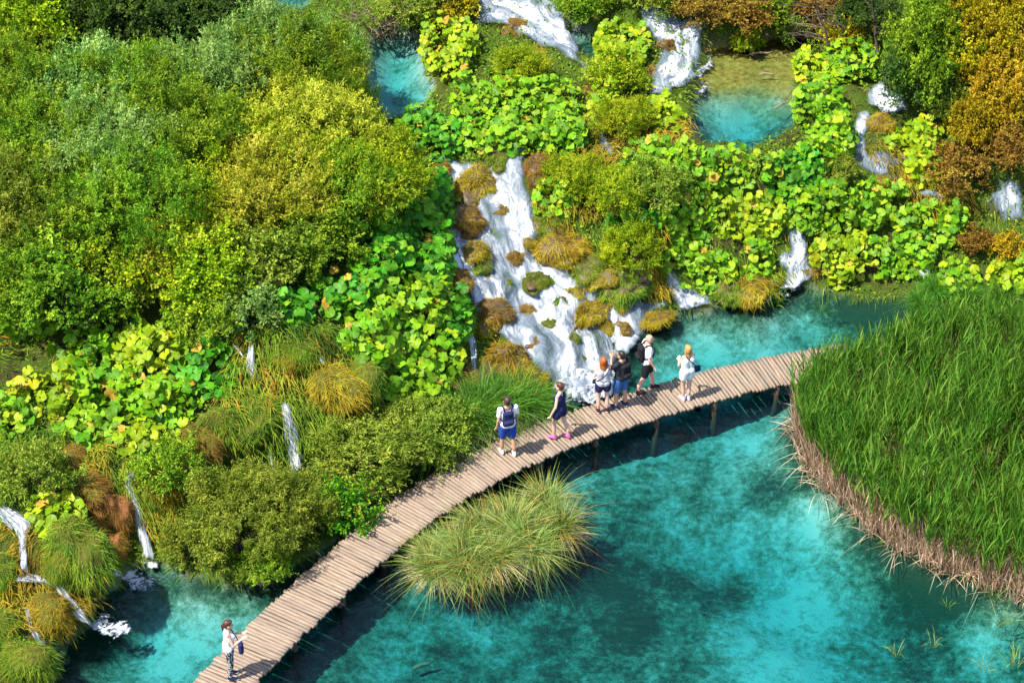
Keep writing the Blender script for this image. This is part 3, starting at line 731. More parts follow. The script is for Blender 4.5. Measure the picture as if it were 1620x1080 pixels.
B('wL', 215, 320, 'green', 'wide green willow in front of the pale one', group=G1, sx=.9)
B('wM', 310, 320, 'ygreen', 'yellow-green willow below the bare grey stems', group=G1)
B('bM', 255, 395, 'yellow', 'yellow bush above the sunlit butterbur', group=G1, sz=.9)
B('bM', 190, 420, 'ygreen', 'yellow-green bush next to the lower yellow bush', group=G1)
B('bM', 320, 425, 'ygreen', 'yellow-green bush with dark hollows below the big yellow bush', group=G1)
B('bL', 75, 430, 'green', 'broad dark-centred green bush above the butterbur at the frame edge', group=G1, sx=.85, sz=.75)
B('wM', 10, 420, 'green', 'green bush cut by the frame edge', group=G1)
B('bM', 410, 395, 'olive', 'olive bush under the big bright yellow bush', group=G1, sz=.8)
B('bM', 480, 380, 'green', 'green bush over the dark leafy bank', group=G1, sz=.8)
B('bS', 385, 485, 'pale', 'small pale shrub above the thread of water', 'shrub', 'bush')
B('wS', 330, 500, 'green', 'small fine-leaved shrub among the sunlit butterbur', 'shrub', 'bush')
B('bM', 145, 455, 'dark', 'dark green bush overhanging the butterbur', group=G1, sz=.75)
# along the walk
B('wL', 372, 812, 'olive', 'large rounded olive willow bush by the woman in the white top', sx=.76, sz=.7)
B('wM', 480, 800, 'olive', 'olive bush between the large rounded bush and the boardwalk', sx=.7, sz=.6)
B('wS', 305, 855, 'olive', 'low olive bush hanging over the shore near the slender fall', sx=.75, sz=.8)
B('wM', 585, 700, 'olive', 'feathery olive bush beside the boardwalk bend', sx=.95, sz=.65)
B('wM', 665, 680, 'olive', 'feathery yellowish bush behind the man with the small backpack', sx=.85, sz=.6)
B('bS', 545, 800, 'bbd', 'small bright green shrub squeezed against the boardwalk', 'shrub', 'bush')
B('wS', 425, 892, 'green', 'dark low shrub at the shore below the olive bush', 'shrub', 'bush', sx=.7, sz=.6)
B('wS', 60, 745, 'olive', 'small olive shrub above the leafy corner mound', 'shrub', 'bush')
B('wS', 270, 745, 'green', 'small green shrub over the slender fall', 'shrub', 'bush')
# middle and upper terrace
B('wM', 822, 100, 'ygreen', 'olive shrub on top of the butterbur terrace', 'shrub', 'bush', sx=.55, sz=.45)
B('wM', 905, 275, 'ygreen', 'olive shrub at the top of the cascade', 'shrub', 'bush', sx=.55, sz=.5)
B('wM', 975, 300, 'ygreen', 'yellowish shrub in front of the narrow trickle', 'shrub', 'bush', sx=.55, sz=.5)
B('wS', 1030, 305, 'olive', 'small olive shrub with pinkish seed heads nearby', 'shrub', 'bush')
B('wM', 1000, 390, 'ygreen', 'fresh green feathery shrub above the mound by the cascade', 'shrub', 'bush', sx=.6, sz=.6)
B('wM', 985, 185, 'ygreen', 'yellow-green bush between the narrow trickle and the right rapids', 'shrub', 'bush', sx=.55, sz=.5)
B('bS', 975, 125, 'ygreen', 'yellow-green shrub hanging from the leafy islet', 'shrub', 'bush')
B('bS', 1185, 65, 'ygreen', 'single small green bush standing in the amber shallows', 'shrub', 'bush', sx=.6, sz=.7)
B('bM', 930, 0, 'green', 'green bush at the top edge above the small dark pool', 'shrub', 'bush', sx=.6, sz=.5)
B('bM', 650, 5, 'olive', 'olive bush at the top edge behind the turquoise upper pool', 'shrub', 'bush', sx=.8, sz=.6)
B('bS', 715, 0, 'gold', 'small golden bush at the top edge beside the white rapids', 'shrub', 'bush')
B('bM', 1030, -18, 'olive', 'olive bush at the top edge above the right rapids', 'shrub', 'bush', sx=.75, sz=.6)
B('bM', 1110, 2, 'rust', 'rusty brown bush at the top edge above the right rapids', 'shrub', 'bush', sx=.75, sz=.6)
B('bM', 1170, 15, 'rust', 'reddish bush behind the single bush in the shallows', 'shrub', 'bush', sx=.7, sz=.55)
B('bM', 1235, 10, 'green', 'green bush on the far bank behind the amber shallows', 'shrub', 'bush', sx=.7, sz=.6)
B('bM', 1300, 15, 'rust', 'rust-coloured bush on the far bank', 'shrub', 'bush', sx=.7, sz=.55)
B('bS', 1265, 35, 'olive', 'small olive bush on the shore of the amber shallows', 'shrub', 'bush')
B('bM', 1370, 25, 'dark', 'dark bush behind the bare tree', 'shrub', 'bush', sx=.75, sz=.7)
B('bS', 1345, 60, 'gold', 'small golden bush beside the bare tree', 'shrub', 'bush')
B('bL', 1480, 70, 'green', 'dark blue-green tree left of the golden tree', 'broadleaf_tree', 'tree', sx=.75, sz=1.0)
B('bM', 1470, 120, 'dark', 'dark lower bush under the blue-green tree', 'shrub', 'bush', sx=.8)
B('bL', 1580, 40, 'gold', 'golden yellow tree in the top corner', 'broadleaf_tree', 'tree', sx=.75, sz=1.1)
B('bL', 1595, 135, 'orange', 'orange tree below the golden corner tree', 'broadleaf_tree', 'tree', sx=.6, sz=.75)
B('bM', 1540, 195, 'gold', 'golden bush leaning towards the butterbur', 'shrub', 'bush', sx=.6, sz=.8)
B('bM', 1600, 230, 'rust', 'rusty bush above the stream at the frame edge', 'shrub', 'bush', sx=.6, sz=.7)
B('bM', 1505, 160, 'olive', 'olive bush below the dark bush and above the butterbur', 'shrub', 'bush', sx=.55, sz=.6)
B('bS', 1510, 270, 'rust', 'small rusty shrub between two streams', 'shrub', 'bush')
B('bS', 1545, 385, 'rust', 'small reddish shrub at the edge of the reed bed', 'shrub', 'bush', sx=.6, sz=.6)
B('bS', 1590, 390, 'orange', 'small orange shrub at the frame edge above the reed bed', 'shrub', 'bush', sx=.6, sz=.6)
B('wS', 1330, 268, 'olive', 'small olive shrub beside the thin stream', 'shrub', 'bush', sx=.6, sz=.6)

# ------------------------------------------------------------------ butterbur: big round leaves on stalks
def bb_leaf(seed):
    r = np.random.default_rng(seed); n = 13
    th = np.linspace(.22, 2 * np.pi - .22, n)                      # kidney shape: a notch where the stalk joins
    rr = 1 + .07 * np.sin(th * 5 + seed) + .05 * r.normal(size=n); rr[0] *= .92; rr[-1] *= .92
    rim = np.c_[np.cos(th) * rr, np.sin(th) * rr * 1.05, .10 + .24 * np.sin(th * 3 + seed * 2) + .10 * r.normal(size=n) - .06]
    inn = np.c_[np.cos(th) * .52, np.sin(th) * .55, .12 + .04 * r.normal(size=n)]
    v = np.vstack([[(0.02, 0, -.05)], inn, rim])
    tr = [(0, 1 + i, 2 + i) for i in range(n - 1)]
    q = [(1 + i, 1 + n + i, 2 + n + i, 2 + i) for i in range(n - 1)]
    k = len(v)
    v = np.vstack([v, [(.03, .03, -.06), (.03, -.03, -.06), (.35, -.04, -2.6), (.35, .04, -2.6)]])
    q.append((k, k + 1, k + 2, k + 3))
    alt = .09 * (-1) ** np.arange(n)
    val = np.r_[.62, np.full(n, .52) + alt, np.full(n, .52) + alt + .05 * r.normal(size=n), .3, .3, .3, .3]
    return v, np.array(q), np.array(tr), val
BBL = [bb_leaf(i) for i in range(8)]
BBM = {}
for i, (v, q, tr, val) in enumerate(BBL):                           # eight shapes, each in four shades from leaf to leaf
    for s in range(5):
        BBM[i, s] = mesh('leaf', v, q, tr, attrs=dict(v=np.clip(val + (-.42, -.14, .08, .28, .5)[s], 0, 1)), smooth=True, mats=[LM['bb']])
def frame_from(nrm, spin):
    z = unit(nrm); a = np.cross(z, [0, 0, 1.0]) + 1e-4
    y = unit(a); x = np.cross(y, z)
    c, s = math.cos(spin), math.sin(spin)
    return np.stack([x * c + y * s, -x * s + y * c, z], -1)
TAKEN = []
N_LEAF = 0
def butterbur(px, py, rx, ry, mat, label, top=.55, size=(.068, .15), dens=1.0, cap=120):
    """px, py, rx, ry: outline of the leaf canopy in the photo"""
    global N_LEAF
    r = np.random.default_rng(int(px * 7 + py))
    if px < 720 and py > 290: size = (size[0] * 1.2, size[1] * 1.22); dens *= .75
    th = np.linspace(0, 2 * np.pi, 18)[:-1]
    pg = np.array([hit(px + rx * math.cos(a), py + ry * math.sin(a), top * .8)[:2] for a in th])
    c = hit(px, py, top * .8)
    lo, hi = pg.min(0), pg.max(0)
    area = (hi - lo).prod()
    m = int(area * 330 * dens)
    x, y = r.uniform(lo[0], hi[0], m), r.uniform(lo[1], hi[1], m)
    ok = inside(pg, x, y); x, y = x[ok], y[ok]
    n = gnormal(x, y, .4)
    keep = (r.random(len(x)) < np.clip(.55 / n[:, 2], 0, 1)) & (N3.fbm(x * 2.1, y * 2.1, o=2) > -.34); x, y, n = x[keep], y[keep], n[keep]
    e = np.clip(edge_dist(pg, x, y) / .5, 0, 1)
    h = top * (.45 + .55 * e ** .6) * np.clip(1 + 1.5 * N1.fbm(x * 1.5, y * 1.5, o=2), .25, 1.9) + r.normal(size=len(x)) * .06
    z = np.maximum(gz(x, y), 0)
    pos = np.c_[x, y, z] + np.c_[n[:, :2] * .45, np.ones(len(x))] * h[:, None]
    order = r.permutation(len(x)); sel = []; under = []
    sz = r.uniform(size[0], size[1], len(x))
    for i in order:
        t = TAKEN[-900:] if TAKEN else []
        if sel and np.min(np.linalg.norm(pos[sel] - pos[i], axis=1) / (sz[sel] + sz[i])) < .74: under.append(i); continue
        sel.append(i)
    root = empty('butterbur_plant', (c[0], c[1], max(float(gz(c[0], c[1])), 0)))
    tag(root, label, 'plant', 'butterbur with big round leaves')
    rl = np.array(root.location)
    tilt = unit(n * .7 + np.array([-.12, -.28, .5]) + r.normal(size=n.shape) * .46)
    if len(sel) > cap:                                                # leaves past the limit join the lower layer
        near = np.argsort(-(pos[sel] @ np.array([0, -_cp, _sp])) ); sel = [sel[k] for k in near]; under += sel[cap:]; sel = sel[:cap]
    for i in sel:
        Rm = frame_from(tilt[i], r.uniform(0, 6.28)); s = sz[i]
        o = bpy.data.objects.new('leaf', BBM[int(r.integers(8)), 4 if r.random() < .014 else int(np.clip(r.normal(1.45, 1.1), 0, 3.4))])
        COL.objects.link(o); o.parent = root
        if mat != 'bb': o.material_slots[0].link = 'OBJECT'; o.material_slots[0].material = LM[mat]
        M = Matrix(((Rm[0, 0] * s, Rm[0, 1] * s, Rm[0, 2] * s, pos[i, 0] - rl[0]), (Rm[1, 0] * s, Rm[1, 1] * s, Rm[1, 2] * s, pos[i, 1] - rl[1]), (Rm[2, 0] * s, Rm[2, 1] * s, Rm[2, 2] * s, pos[i, 2] - rl[2]), (0, 0, 0, 1)))
        o.matrix_basis = M; N_LEAF += 1
    mb = MB(); vals = []
    for i in under[:150]:
        v, q, tr, val = BBL[int(r.integers(8))]
        Rm = frame_from(tilt[i], r.uniform(0, 6.28))
        mb.add((v * sz[i] * .9) @ Rm.T + pos[i] - n[i] * .06 - np.array([0, 0, .16 + .12 * r.random()]) - rl, q, tr)
        vals.append(np.clip(val + r.normal() * .25 - .05, 0, 1))
    if mb.n:
        tag(add('foliage', mb.mesh('foliage', attrs=dict(v=np.concatenate(vals)), smooth=True), LM[mat], root), kind='stuff')
    return root
U = butterbur
U(712, 62, 45, 52, 'bby', 'yellow-green butterbur standing above the turquoise upper pool')
U(770, 140, 60, 45, 'bb', 'butterbur at the heart of the upper terrace')
U(865, 160, 62, 48, 'bb', 'butterbur on the terrace beside the red-stained rock')
U(680, 205, 60, 42, 'bbd', 'darker butterbur where the terrace meets the upper pool')
U(790, 205, 60, 32, 'bb', 'butterbur lining the top lip of the cascade')
U(885, 205, 45, 30, 'bb', 'butterbur at the lip of the cascade by the grey trickle')
U(985, 62, 42, 42, 'bby', 'butterbur crowning the islet between the two rapids')
U(962, 158, 35, 25, 'bby', 'yellowing butterbur beside the grey trickle')
U(1048, 168, 36, 28, 'bby', 'yellowing butterbur by the turquoise end of the pool')
U(1350, 92, 55, 24, 'bb', 'butterbur at the roots of the bare tree')
U(1290, 98, 30, 22, 'bby', 'pale butterbur at the tip of the amber shallows')
U(1303, 165, 42, 32, 'bb', 'tall butterbur on the pool shore opposite the rapids')
U(1308, 218, 46, 34, 'bb', 'butterbur below the tall shore clump, above the thin stream')
U(1450, 212, 48, 28, 'bby', 'butterbur under the olive bush by the orange leaves')
U(1462, 258, 32, 28, 'bby', 'small butterbur beside the rusty shrub and stream')
U(1050, 252, 72, 36, 'bb', 'butterbur on the bank just below the yellowing clump')
U(1160, 260, 74, 32, 'bb', 'butterbur lining the front of the turquoise upper pool')
U(1255, 268, 50, 38, 'bbd', 'deep green butterbur in the middle of the long bank')
U(1000, 340, 45, 32, 'bbd', 'butterbur behind the feathery green shrub')
U(1085, 330, 60, 40, 'bb', 'sunlit butterbur in the upper middle of the long bank')
U(1185, 335, 60, 38, 'bby', 'yellow-green butterbur above the small white fall')
U(1300, 325, 60, 40, 'bb', 'butterbur above the small white fall on its far side')
U(1395, 315, 55, 38, 'bb', 'butterbur where the long bank narrows')
U(1475, 345, 60, 38, 'bb', 'outermost butterbur of the long bank beside the stream')
U(1105, 410, 62, 38, 'bb', 'butterbur at the waterside behind the orange tufted mound')
U(1185, 400, 42, 30, 'bb', 'butterbur hanging beside the small white fall')
U(1330, 395, 52, 38, 'bby', 'waterside butterbur with yellow leaves right of the small white fall')
U(1425, 395, 58, 32, 'bb', 'waterside butterbur above the white trickle')
U(1600, 425, 36, 34, 'bby', 'yellow-green butterbur at the frame edge behind the reeds')
U(1520, 430, 34, 26, 'bb', 'butterbur half hidden behind the reed tips')
U(880, 305, 36, 30, 'bb', 'small butterbur at the upper side of the cascade')
U(1010, 440, 22, 16, 'bb', 'few butterbur leaves on the mound by the water', dens=.8, top=.4)
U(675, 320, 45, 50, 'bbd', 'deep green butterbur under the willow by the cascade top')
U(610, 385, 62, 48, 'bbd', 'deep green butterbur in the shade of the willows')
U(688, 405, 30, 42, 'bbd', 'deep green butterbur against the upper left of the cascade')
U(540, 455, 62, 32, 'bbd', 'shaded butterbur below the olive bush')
U(650, 475, 66, 42, 'bb', 'sunlit butterbur in the middle of the leafy bank')
U(450, 470, 52, 30, 'bbd', 'shaded butterbur above the grassy slope')
U(590, 530, 56, 42, 'bb', 'sunlit butterbur at the edge of the grassy slope')
U(675, 555, 52, 45, 'bb', 'butterbur hanging beside the dark rock of the cascade')
U(655, 610, 52, 28, 'bb', 'lowest butterbur of the leafy bank, above the feathery bush')
U(715, 495, 26, 40, 'bbd', 'narrow butterbur strip along the cascade edge')
U(35, 490, 60, 28, 'bb', 'butterbur at the frame edge under the broad green bush')
U(135, 535, 58, 32, 'bb', 'butterbur below the dark overhanging bush')
U(235, 540, 62, 38, 'bby', 'brightest butterbur of the sunny bank')
U(325, 575, 48, 42, 'bbd', 'butterbur beside the small fall on the sunny bank')
U(165, 600, 62, 36, 'bb', 'butterbur in the middle of the sunny bank')
U(70, 610, 56, 36, 'bby', 'pale butterbur with cupped leaves near the frame edge')
U(255, 625, 58, 38, 'bb', 'butterbur low on the sunny bank')
U(20, 645, 36, 32, 'bb', 'butterbur touching the frame edge')
U(140, 665, 62, 30, 'bb', 'butterbur above the bare reddish rock')
U(240, 690, 55, 24, 'bby', 'yellowing butterbur along the lower edge of the sunny bank')
U(86, 808, 42, 32, 'bby', 'small lime-green butterbur on the corner mound', top=.45)
U(545, 815, 30, 20, 'bbd', 'small butterbur next to the boardwalk planks', top=.35)
print('butterbur leaves', N_LEAF)

# ------------------------------------------------------------------ blades of grass, sedge, reed
def blades(base, d0, L, wd, droop, seg=4, seed=0, vbase=.5, vvar=.2, vroot=None, side=None):
    """arching blades; base n x 3, d0 start direction, droop: how far they bend over"""
    r = np.random.default_rng(seed); n = len(base)
    t = np.linspace(0, 1, seg + 1)
    hd = d0.copy(); hd[:, 2] = 0; hd = unit(hd + r.normal(size=(n, 3)) * np.array([.05, .05, 0]))
    pts = base[:, None] + d0[:, None] * (L[:, None] * t)[..., None] + (hd[:, None] * .55 - np.array([0, 0, 1.0])) * (droop * L)[:, None, None] * (t ** 2.2)[None, :, None]
    tg = np.gradient(pts, axis=1)
    s = np.cross(tg, np.array([0, -_cp * .3, 1.0]) + r.normal(size=(n, 1, 3)) * .5) if side is None else np.broadcast_to(side[:, None], tg.shape)
    s = unit(s)
    w = wd[:, None] * np.clip(np.minimum(1, (1 - t) * 2.2 + .06), 0, 1)[None]
    v = np.stack([pts - s * w[..., None] * .5, pts + s * w[..., None] * .5], 2).reshape(-1, 3)
    i = np.arange(n)[:, None] * (seg + 1) * 2 + np.arange(seg)[None] * 2
    q = np.stack([i, i + 1, i + 3, i + 2], -1).reshape(-1, 4)
    val = np.clip(vbase + r.normal(size=n) * vvar, 0, 1)
    val = np.repeat(val, (seg + 1) * 2)
    return v, q, val
def tuft(name, n, rad, L, lean, droop, wd, seed, vb=.5, vv=.2):
    r = np.random.default_rng(seed)
    a = r.uniform(0, 6.28, n); q = rad * np.sqrt(r.random(n))
    base = np.c_[np.cos(a) * q, np.sin(a) * q, np.full(n, -.03)]
    a2 = a + r.normal(size=n) * .6; ln = np.clip(r.normal(lean, lean * .5, n), .02, 1.4) * (.4 + .6 * q / rad)
    d = np.c_[np.cos(a2) * np.sin(ln), np.sin(a2) * np.sin(ln), np.cos(ln)]
    v, qd, val = blades(base, d, r.uniform(.65, 1.15, n) * L, np.full(n, wd) * r.uniform(.7, 1.2, n), np.clip(r.normal(droop, .15, n), 0, .9), 5, seed, vb, vv)
    return mesh(name, v, qd, attrs=dict(v=val))
# mossy boulders of the cascade: a tufa lump under hanging grass
def ico(sub):
    import bmesh
    bm = bmesh.new(); bmesh.ops.create_icosphere(bm, subdivisions=sub, radius=1)
    v = np.array([x.co[:] for x in bm.verts]); f = np.array([[y.index for y in x.verts] for x in bm.faces]); bm.free()
    return v, f
IV, IF = ico(4)
BOULD, MOSSY = [], []
for k in range(10):
    nz = Noise(300 + k); r = np.random.default_rng(k)
    lb = unit(r.normal(size=(9, 3)) + np.array([0, -.2, .2])); la = r.uniform(-.5, .6, 9)
    f = lambda d: (.92 + (la * np.exp(5 * (d @ lb.T - 1))).sum(1) + .5 * nz.fbm(d[:, 0] * 2.2 + 9, d[:, 1] * 2.2 + 9, d[:, 2] * 2.2 + 9, o=4))
    v = IV * f(IV)[:, None]
    rock = mesh('rock', v, None, IF, smooth=True)
    n = 8000 if k < 5 else 9000
    d = unit(r.normal(size=(n * 2, 3))); d = d[(d[:, 2] > -.35) & ((k < 5) | (nz.fbm(d[:, 0] * 2 + 20, d[:, 1] * 2 + 20, d[:, 2] * 2 + 20, o=3) > -.16 - .3 * d[:, 2]))][:n]; n = len(d)
    p = d * f(d)[:, None] * .99
    down = unit(np.c_[d[:, :2] * (.35 + .65 * np.clip(d[:, 2:], 0, 1)), -(1 - np.clip(d[:, 2:], 0, 1) ** 2) - .05] + r.normal(size=(n, 3)) * .45)
    dd = unit(down * .75 + d * .4 + r.normal(size=(n, 3)) * .42)
    patchv = .5 + .55 * nz.fbm(d[:, 0] * 2 + 4, d[:, 1] * 2 + 4, d[:, 2] * 2 + 4, o=2)
    v, q, val = blades(p, dd, np.clip(r.exponential(.12 if k < 5 else .075, n) + .05, .05, .5), r.uniform(.010, .024, n), r.uniform(.2, .8, n), 3, k, 0, 0)
    val = np.clip(np.repeat(patchv + r.normal(size=n) * .16, 8), 0, 1)
    (BOULD if k < 5 else MOSSY).append((rock, mesh('grass', v, q, attrs=dict(v=val))))
_b = 0
def boulder(px, py, sx, sz, mat, label, sy=None, rock=M_TUFA, name='mossy_boulder', cat='boulder', group='mossy boulders', sink=.35):
    global _b
    p = hit(px, py, sz * (.5 - sink * .5))
    root = empty(name, p + np.array([0, 0, sz * (.35 - sink)])); root.rotation_euler = (R(random.uniform(-16, 16)), R(random.uniform(-16, 16)), random.uniform(-.9, .9)); k_ = 1.12 if 690 < px < 1060 and py > 240 else .9
    root.scale = (sx * k_, (sy or sx) * k_, sz * k_)
    SET = BOULD if px < 600 and py > 500 else MOSSY
    a, b = SET[_b % 5]; _b += 1
    add('rock', a, M_MOSS if mat and rock is M_TUFA and SET is BOULD else rock, root)
    if mat: tag(add('grass', b, LM[mat], root), kind='stuff')
    if mat and sx > .3:                                              # a lower lobe keeps the outline from being a dome
        a2, b2 = SET[(_b + 1) % 5]; an = random.uniform(3.4, 6.0); off = (math.cos(an) * .62, math.sin(an) * .62, random.uniform(-.45, .05)); rz = random.uniform(0, 6); sc = random.uniform(.5, .72)
        add('rock', a2, M_MOSS if rock is M_TUFA and SET is BOULD else rock, root, off, (0, 0, rz), sc)
        tag(add('grass', b2, LM[{'m_gold': 'm_green', 'm_green': 'm_gold', 'm_brown': 'm_gold'}[mat]] if random.random() < .4 else LM[mat], root, off, (0, 0, rz), sc), kind='stuff')
    return tag(root, label, cat, group)
K = boulder
K(750, 292, .52, .45, 'm_gold', 'dome of golden grass splitting the top of the cascade')
K(740, 350, .4, .36, 'm_brown', 'brown mossy boulder below the golden dome')
K(750, 402, .42, .36, 'm_gold', 'olive boulder with threads of water running over it')
K(716, 440, .42, .36, 'm_brown', 'brown slanting boulder against the leafy bank of the cascade', .8)
K(768, 500, .45, .4, 'm_brown', 'dark round boulder halfway down beside the leafy bank')
K(790, 575, .6, .62, 'm_gold', 'golden mound at the foot of the cascade, upper of the pair', .7)
K(828, 605, .55, .42, 'm_gold', 'golden mound at the foot of the cascade, lower of the pair')
K(698, 272, .3, .3, 'm_brown', 'small brown boulder at the top corner of the cascade')
K(816, 405, .26, .22, 'm_brown', 'small brown boulder in the white water below the fork')
K(866, 348, .52, .32, 'm_green', 'flat green-topped boulder on the sunny side of the cascade')
K(845, 442, .34, .22, 'm_green', 'green-brown boulder in the middle of the white water')
K(890, 385, .55, .3, 'm_gold', 'golden grassy ledge above the middle of the cascade', .7)
K(930, 422, .5, .3, 'm_green', 'green grassy hump beside the golden ledge')
K(932, 492, .34, .34, 'm_gold', 'tall golden and green boulder near the foot of the cascade', .75)
K(975, 484, .26, .22, 'm_gold', 'small golden boulder next to the tall golden one')
K(1028, 502, .45, .16, 'm_gold', 'low golden ledge running out into the pool')
K(988, 445, .5, .42, 'm_green', 'large green mound between the cascade and the long bank', .8)
K(905, 540, .22, .25, 'm_green', 'small streaked boulder in the last white step')
K(832, 492, .2, .15, 'm_brown', 'tiny brown rock in the white water')
K(880, 480, .2, .2, 'm_green', 'tiny olive rock in the white water')
for a_, b_, w_, h_, m_, l_ in [(792, 332, .17, .13, 'm_brown', 'pebble-sized brown rock under the fork of the cascade'), (838, 388, .2, .16, 'm_gold', 'small golden rock at the sunny edge of the white water'), (800, 452, .2, .15, 'm_green', 'small green rock right of the dark round boulder'),
     (905, 462, .24, .2, 'm_gold', 'golden rock between the green hump and the tall boulder'), (958, 518, .22, .2, 'm_gold', 'golden rock in the last right-hand strand'), (845, 540, .2, .16, 'm_brown', 'brown rock above the boiling foam'), (985, 520, .2, .18, 'm_brown', 'brown rock where the last strand meets the pool'), (870, 512, .18, .14, 'm_green', 'green rock low in the widest part of the cascade'), (775, 440, .2, .16, 'm_brown', 'brown rock at the left edge above the dark round boulder')]:
    K(a_, b_, w_, h_, m_, l_)
K(1180, 450, .78, .45, 'm_gold', 'broad mound of orange-gold grass on the far shore')
K(1288, 422, .3, .26, 'm_brown', 'orange tuft next to the small white fall')
K(790, 250, .34, .28, 'm_green', 'green tuft dividing the two inlets of the cascade')
K(850, 265, .36, .42, 'm_brown', 'rusty bank at the top inlet of the cascade')
K(820, 42, .42, .3, 'm_brown', 'rusty rock in the upper rapids')
K(853, 78, .28, .24, 'm_gold', 'leafy rock in the middle of the upper rapids')
K(938, 138, .3, .26, 'm_brown', 'red-stained rock at the end of the upper rapids')
K(1056, 75, .28, .25, 'm_brown', 'brown rock in the right rapids beside the leafy islet')
K(1085, 70, .22, .2, 'm_green', 'green rock out in the right rapids')
K(1030, 112, .28, .25, 'm_brown', 'brown rock below the leafy islet')
K(985, 95, .5, .4, 'm_brown', 'rocky base of the leafy islet')
K(1068, 118, .22, .16, 'm_gold', 'low golden rock at the lower end of the right rapids')
K(1395, 195, .4, .25, 'm_gold', 'mossy rock between the short rapid and the thin stream')
K(1395, 290, .35, .25, 'm_gold', 'mossy rock in the thin stream')
K(112, 870, .72, .85, 'm_green', 'big green mound with lime leaves on top, at the corner falls', .8, sink=.3)
K(82, 968, .48, .42, 'm_gold', 'rounded grassy mound between the corner falls')
K(36, 1048, .68, .45, 'm_green', 'grassy mound in the bottom corner')
K(2, 905, .42, .5, 'm_green', 'green mound cut by the frame edge at the corner falls')
K(5, 985, .45, .4, 'm_green', 'small green mound cut by the frame edge near the bottom')
K(160, 808, .5, .7, 'm_brown', 'bare reddish rock face beside the slender fall', .5, M_REDROCK, 'tufa_rock', 'rock', None)
K(135, 765, .5, .3, 'm_brown', 'brown overhang on top of the bare reddish rock', name='mossy_boulder')
K(252, 778, .42, .5, 'm_gold', 'golden mossy shoulder beside the slender fall', .5)
K(175, 858, .4, .4, 'm_brown', 'brown rock in the dark hollow under the bare face', .5, M_REDROCK)
K(110, 720, .4, .3, 'm_brown', 'pale brown boulder under the sunny bank')
K(405, 655, .45, .42, 'm_green', 'green mound above the olive willow bush', .7)
K(522, 612, .55, .5, 'm_gold', 'golden-green hump right of the bluish fall', .8)
K(570, 600, .5, .5, 'm_green', 'green hanging slope below the leafy bank', .7)
K(472, 555, .5, .4, 'm_green', 'green hump above the small fall', .7)
K(362, 672, .4, .5, 'm_green', 'green slope below the small fall', .6)
K(740, 600, .35, .5, 'm_brown', 'brown rock behind the thin fall', .5)
K(310, 700, .4, .5, 'm_brown', 'brown slope under the yellowing leaves', .5)
K(1010, 425, .4, .3, 'm_gold', 'golden tuft under the feathery green shrub')

# hanging grass and low leaves over all the open ground
def on_land(m, seed, x0=-17.5, x1=17.5, y0=38, y1=74):
    r = np.random.default_rng(seed)
    x, y = r.uniform(x0, x1, m), r.uniform(y0, y1, m)
    ok = np.ones(m, bool)
    for pg, z, dep in POOLS: ok &= ~inside(pg, x, y)
    ok &= ~inside(gpoly(CASC), x, y)
    return x[ok], y[ok], r
x, y, r = on_land(110000, 5)
z = gz(x, y); n = gnormal(x, y, .25); k = len(x)
sl = unit(np.c_[n[:, 0], n[:, 1], -np.hypot(n[:, 0], n[:, 1])] + r.normal(size=(k, 3)) * .2)
d = unit(n * .8 + sl * .7 + r.normal(size=(k, 3)) * .3)
v, q, val = blades(np.c_[x, y, z - .02], d, r.uniform(.1, .34, k), r.uniform(.012, .028, k), np.full(k, .4), 2, 3, 0, 0)
val = np.clip(np.repeat(.5 + .6 * N2.fbm(x * .8, y * .8, o=2) + r.normal(size=k) * .15, 6), 0, 1)
tag(add('grass', mesh('grass', v, q, attrs=dict(v=val)), LM['m_green']), 'short hanging grass over the tufa slopes', 'grass', kind='stuff')
x, y, r = on_land(120000, 6)
keep = N1.fbm(x * .5, y * .5) > -.12; x, y = x[keep], y[keep]
z = gz(x, y); n = gnormal(x, y, .25); k = len(x)
ld = unit(r.normal(size=(k, 3)) + n * .3); ln = unit(n + r.normal(size=(k, 3)) * .5)
v, q = diamonds(np.c_[x, y, z + r.uniform(0, .22, k)], ld, ln, r.uniform(.06, .12, k), r.uniform(.04, .08, k))
tag(add('undergrowth', mesh('undergrowth', v, q, attrs=dict(v=np.repeat(np.clip(r.normal(.45, .2, k), 0, 1), 4))), LM['green']), 'low leafy undergrowth between the shrubs', 'undergrowth', kind='stuff')

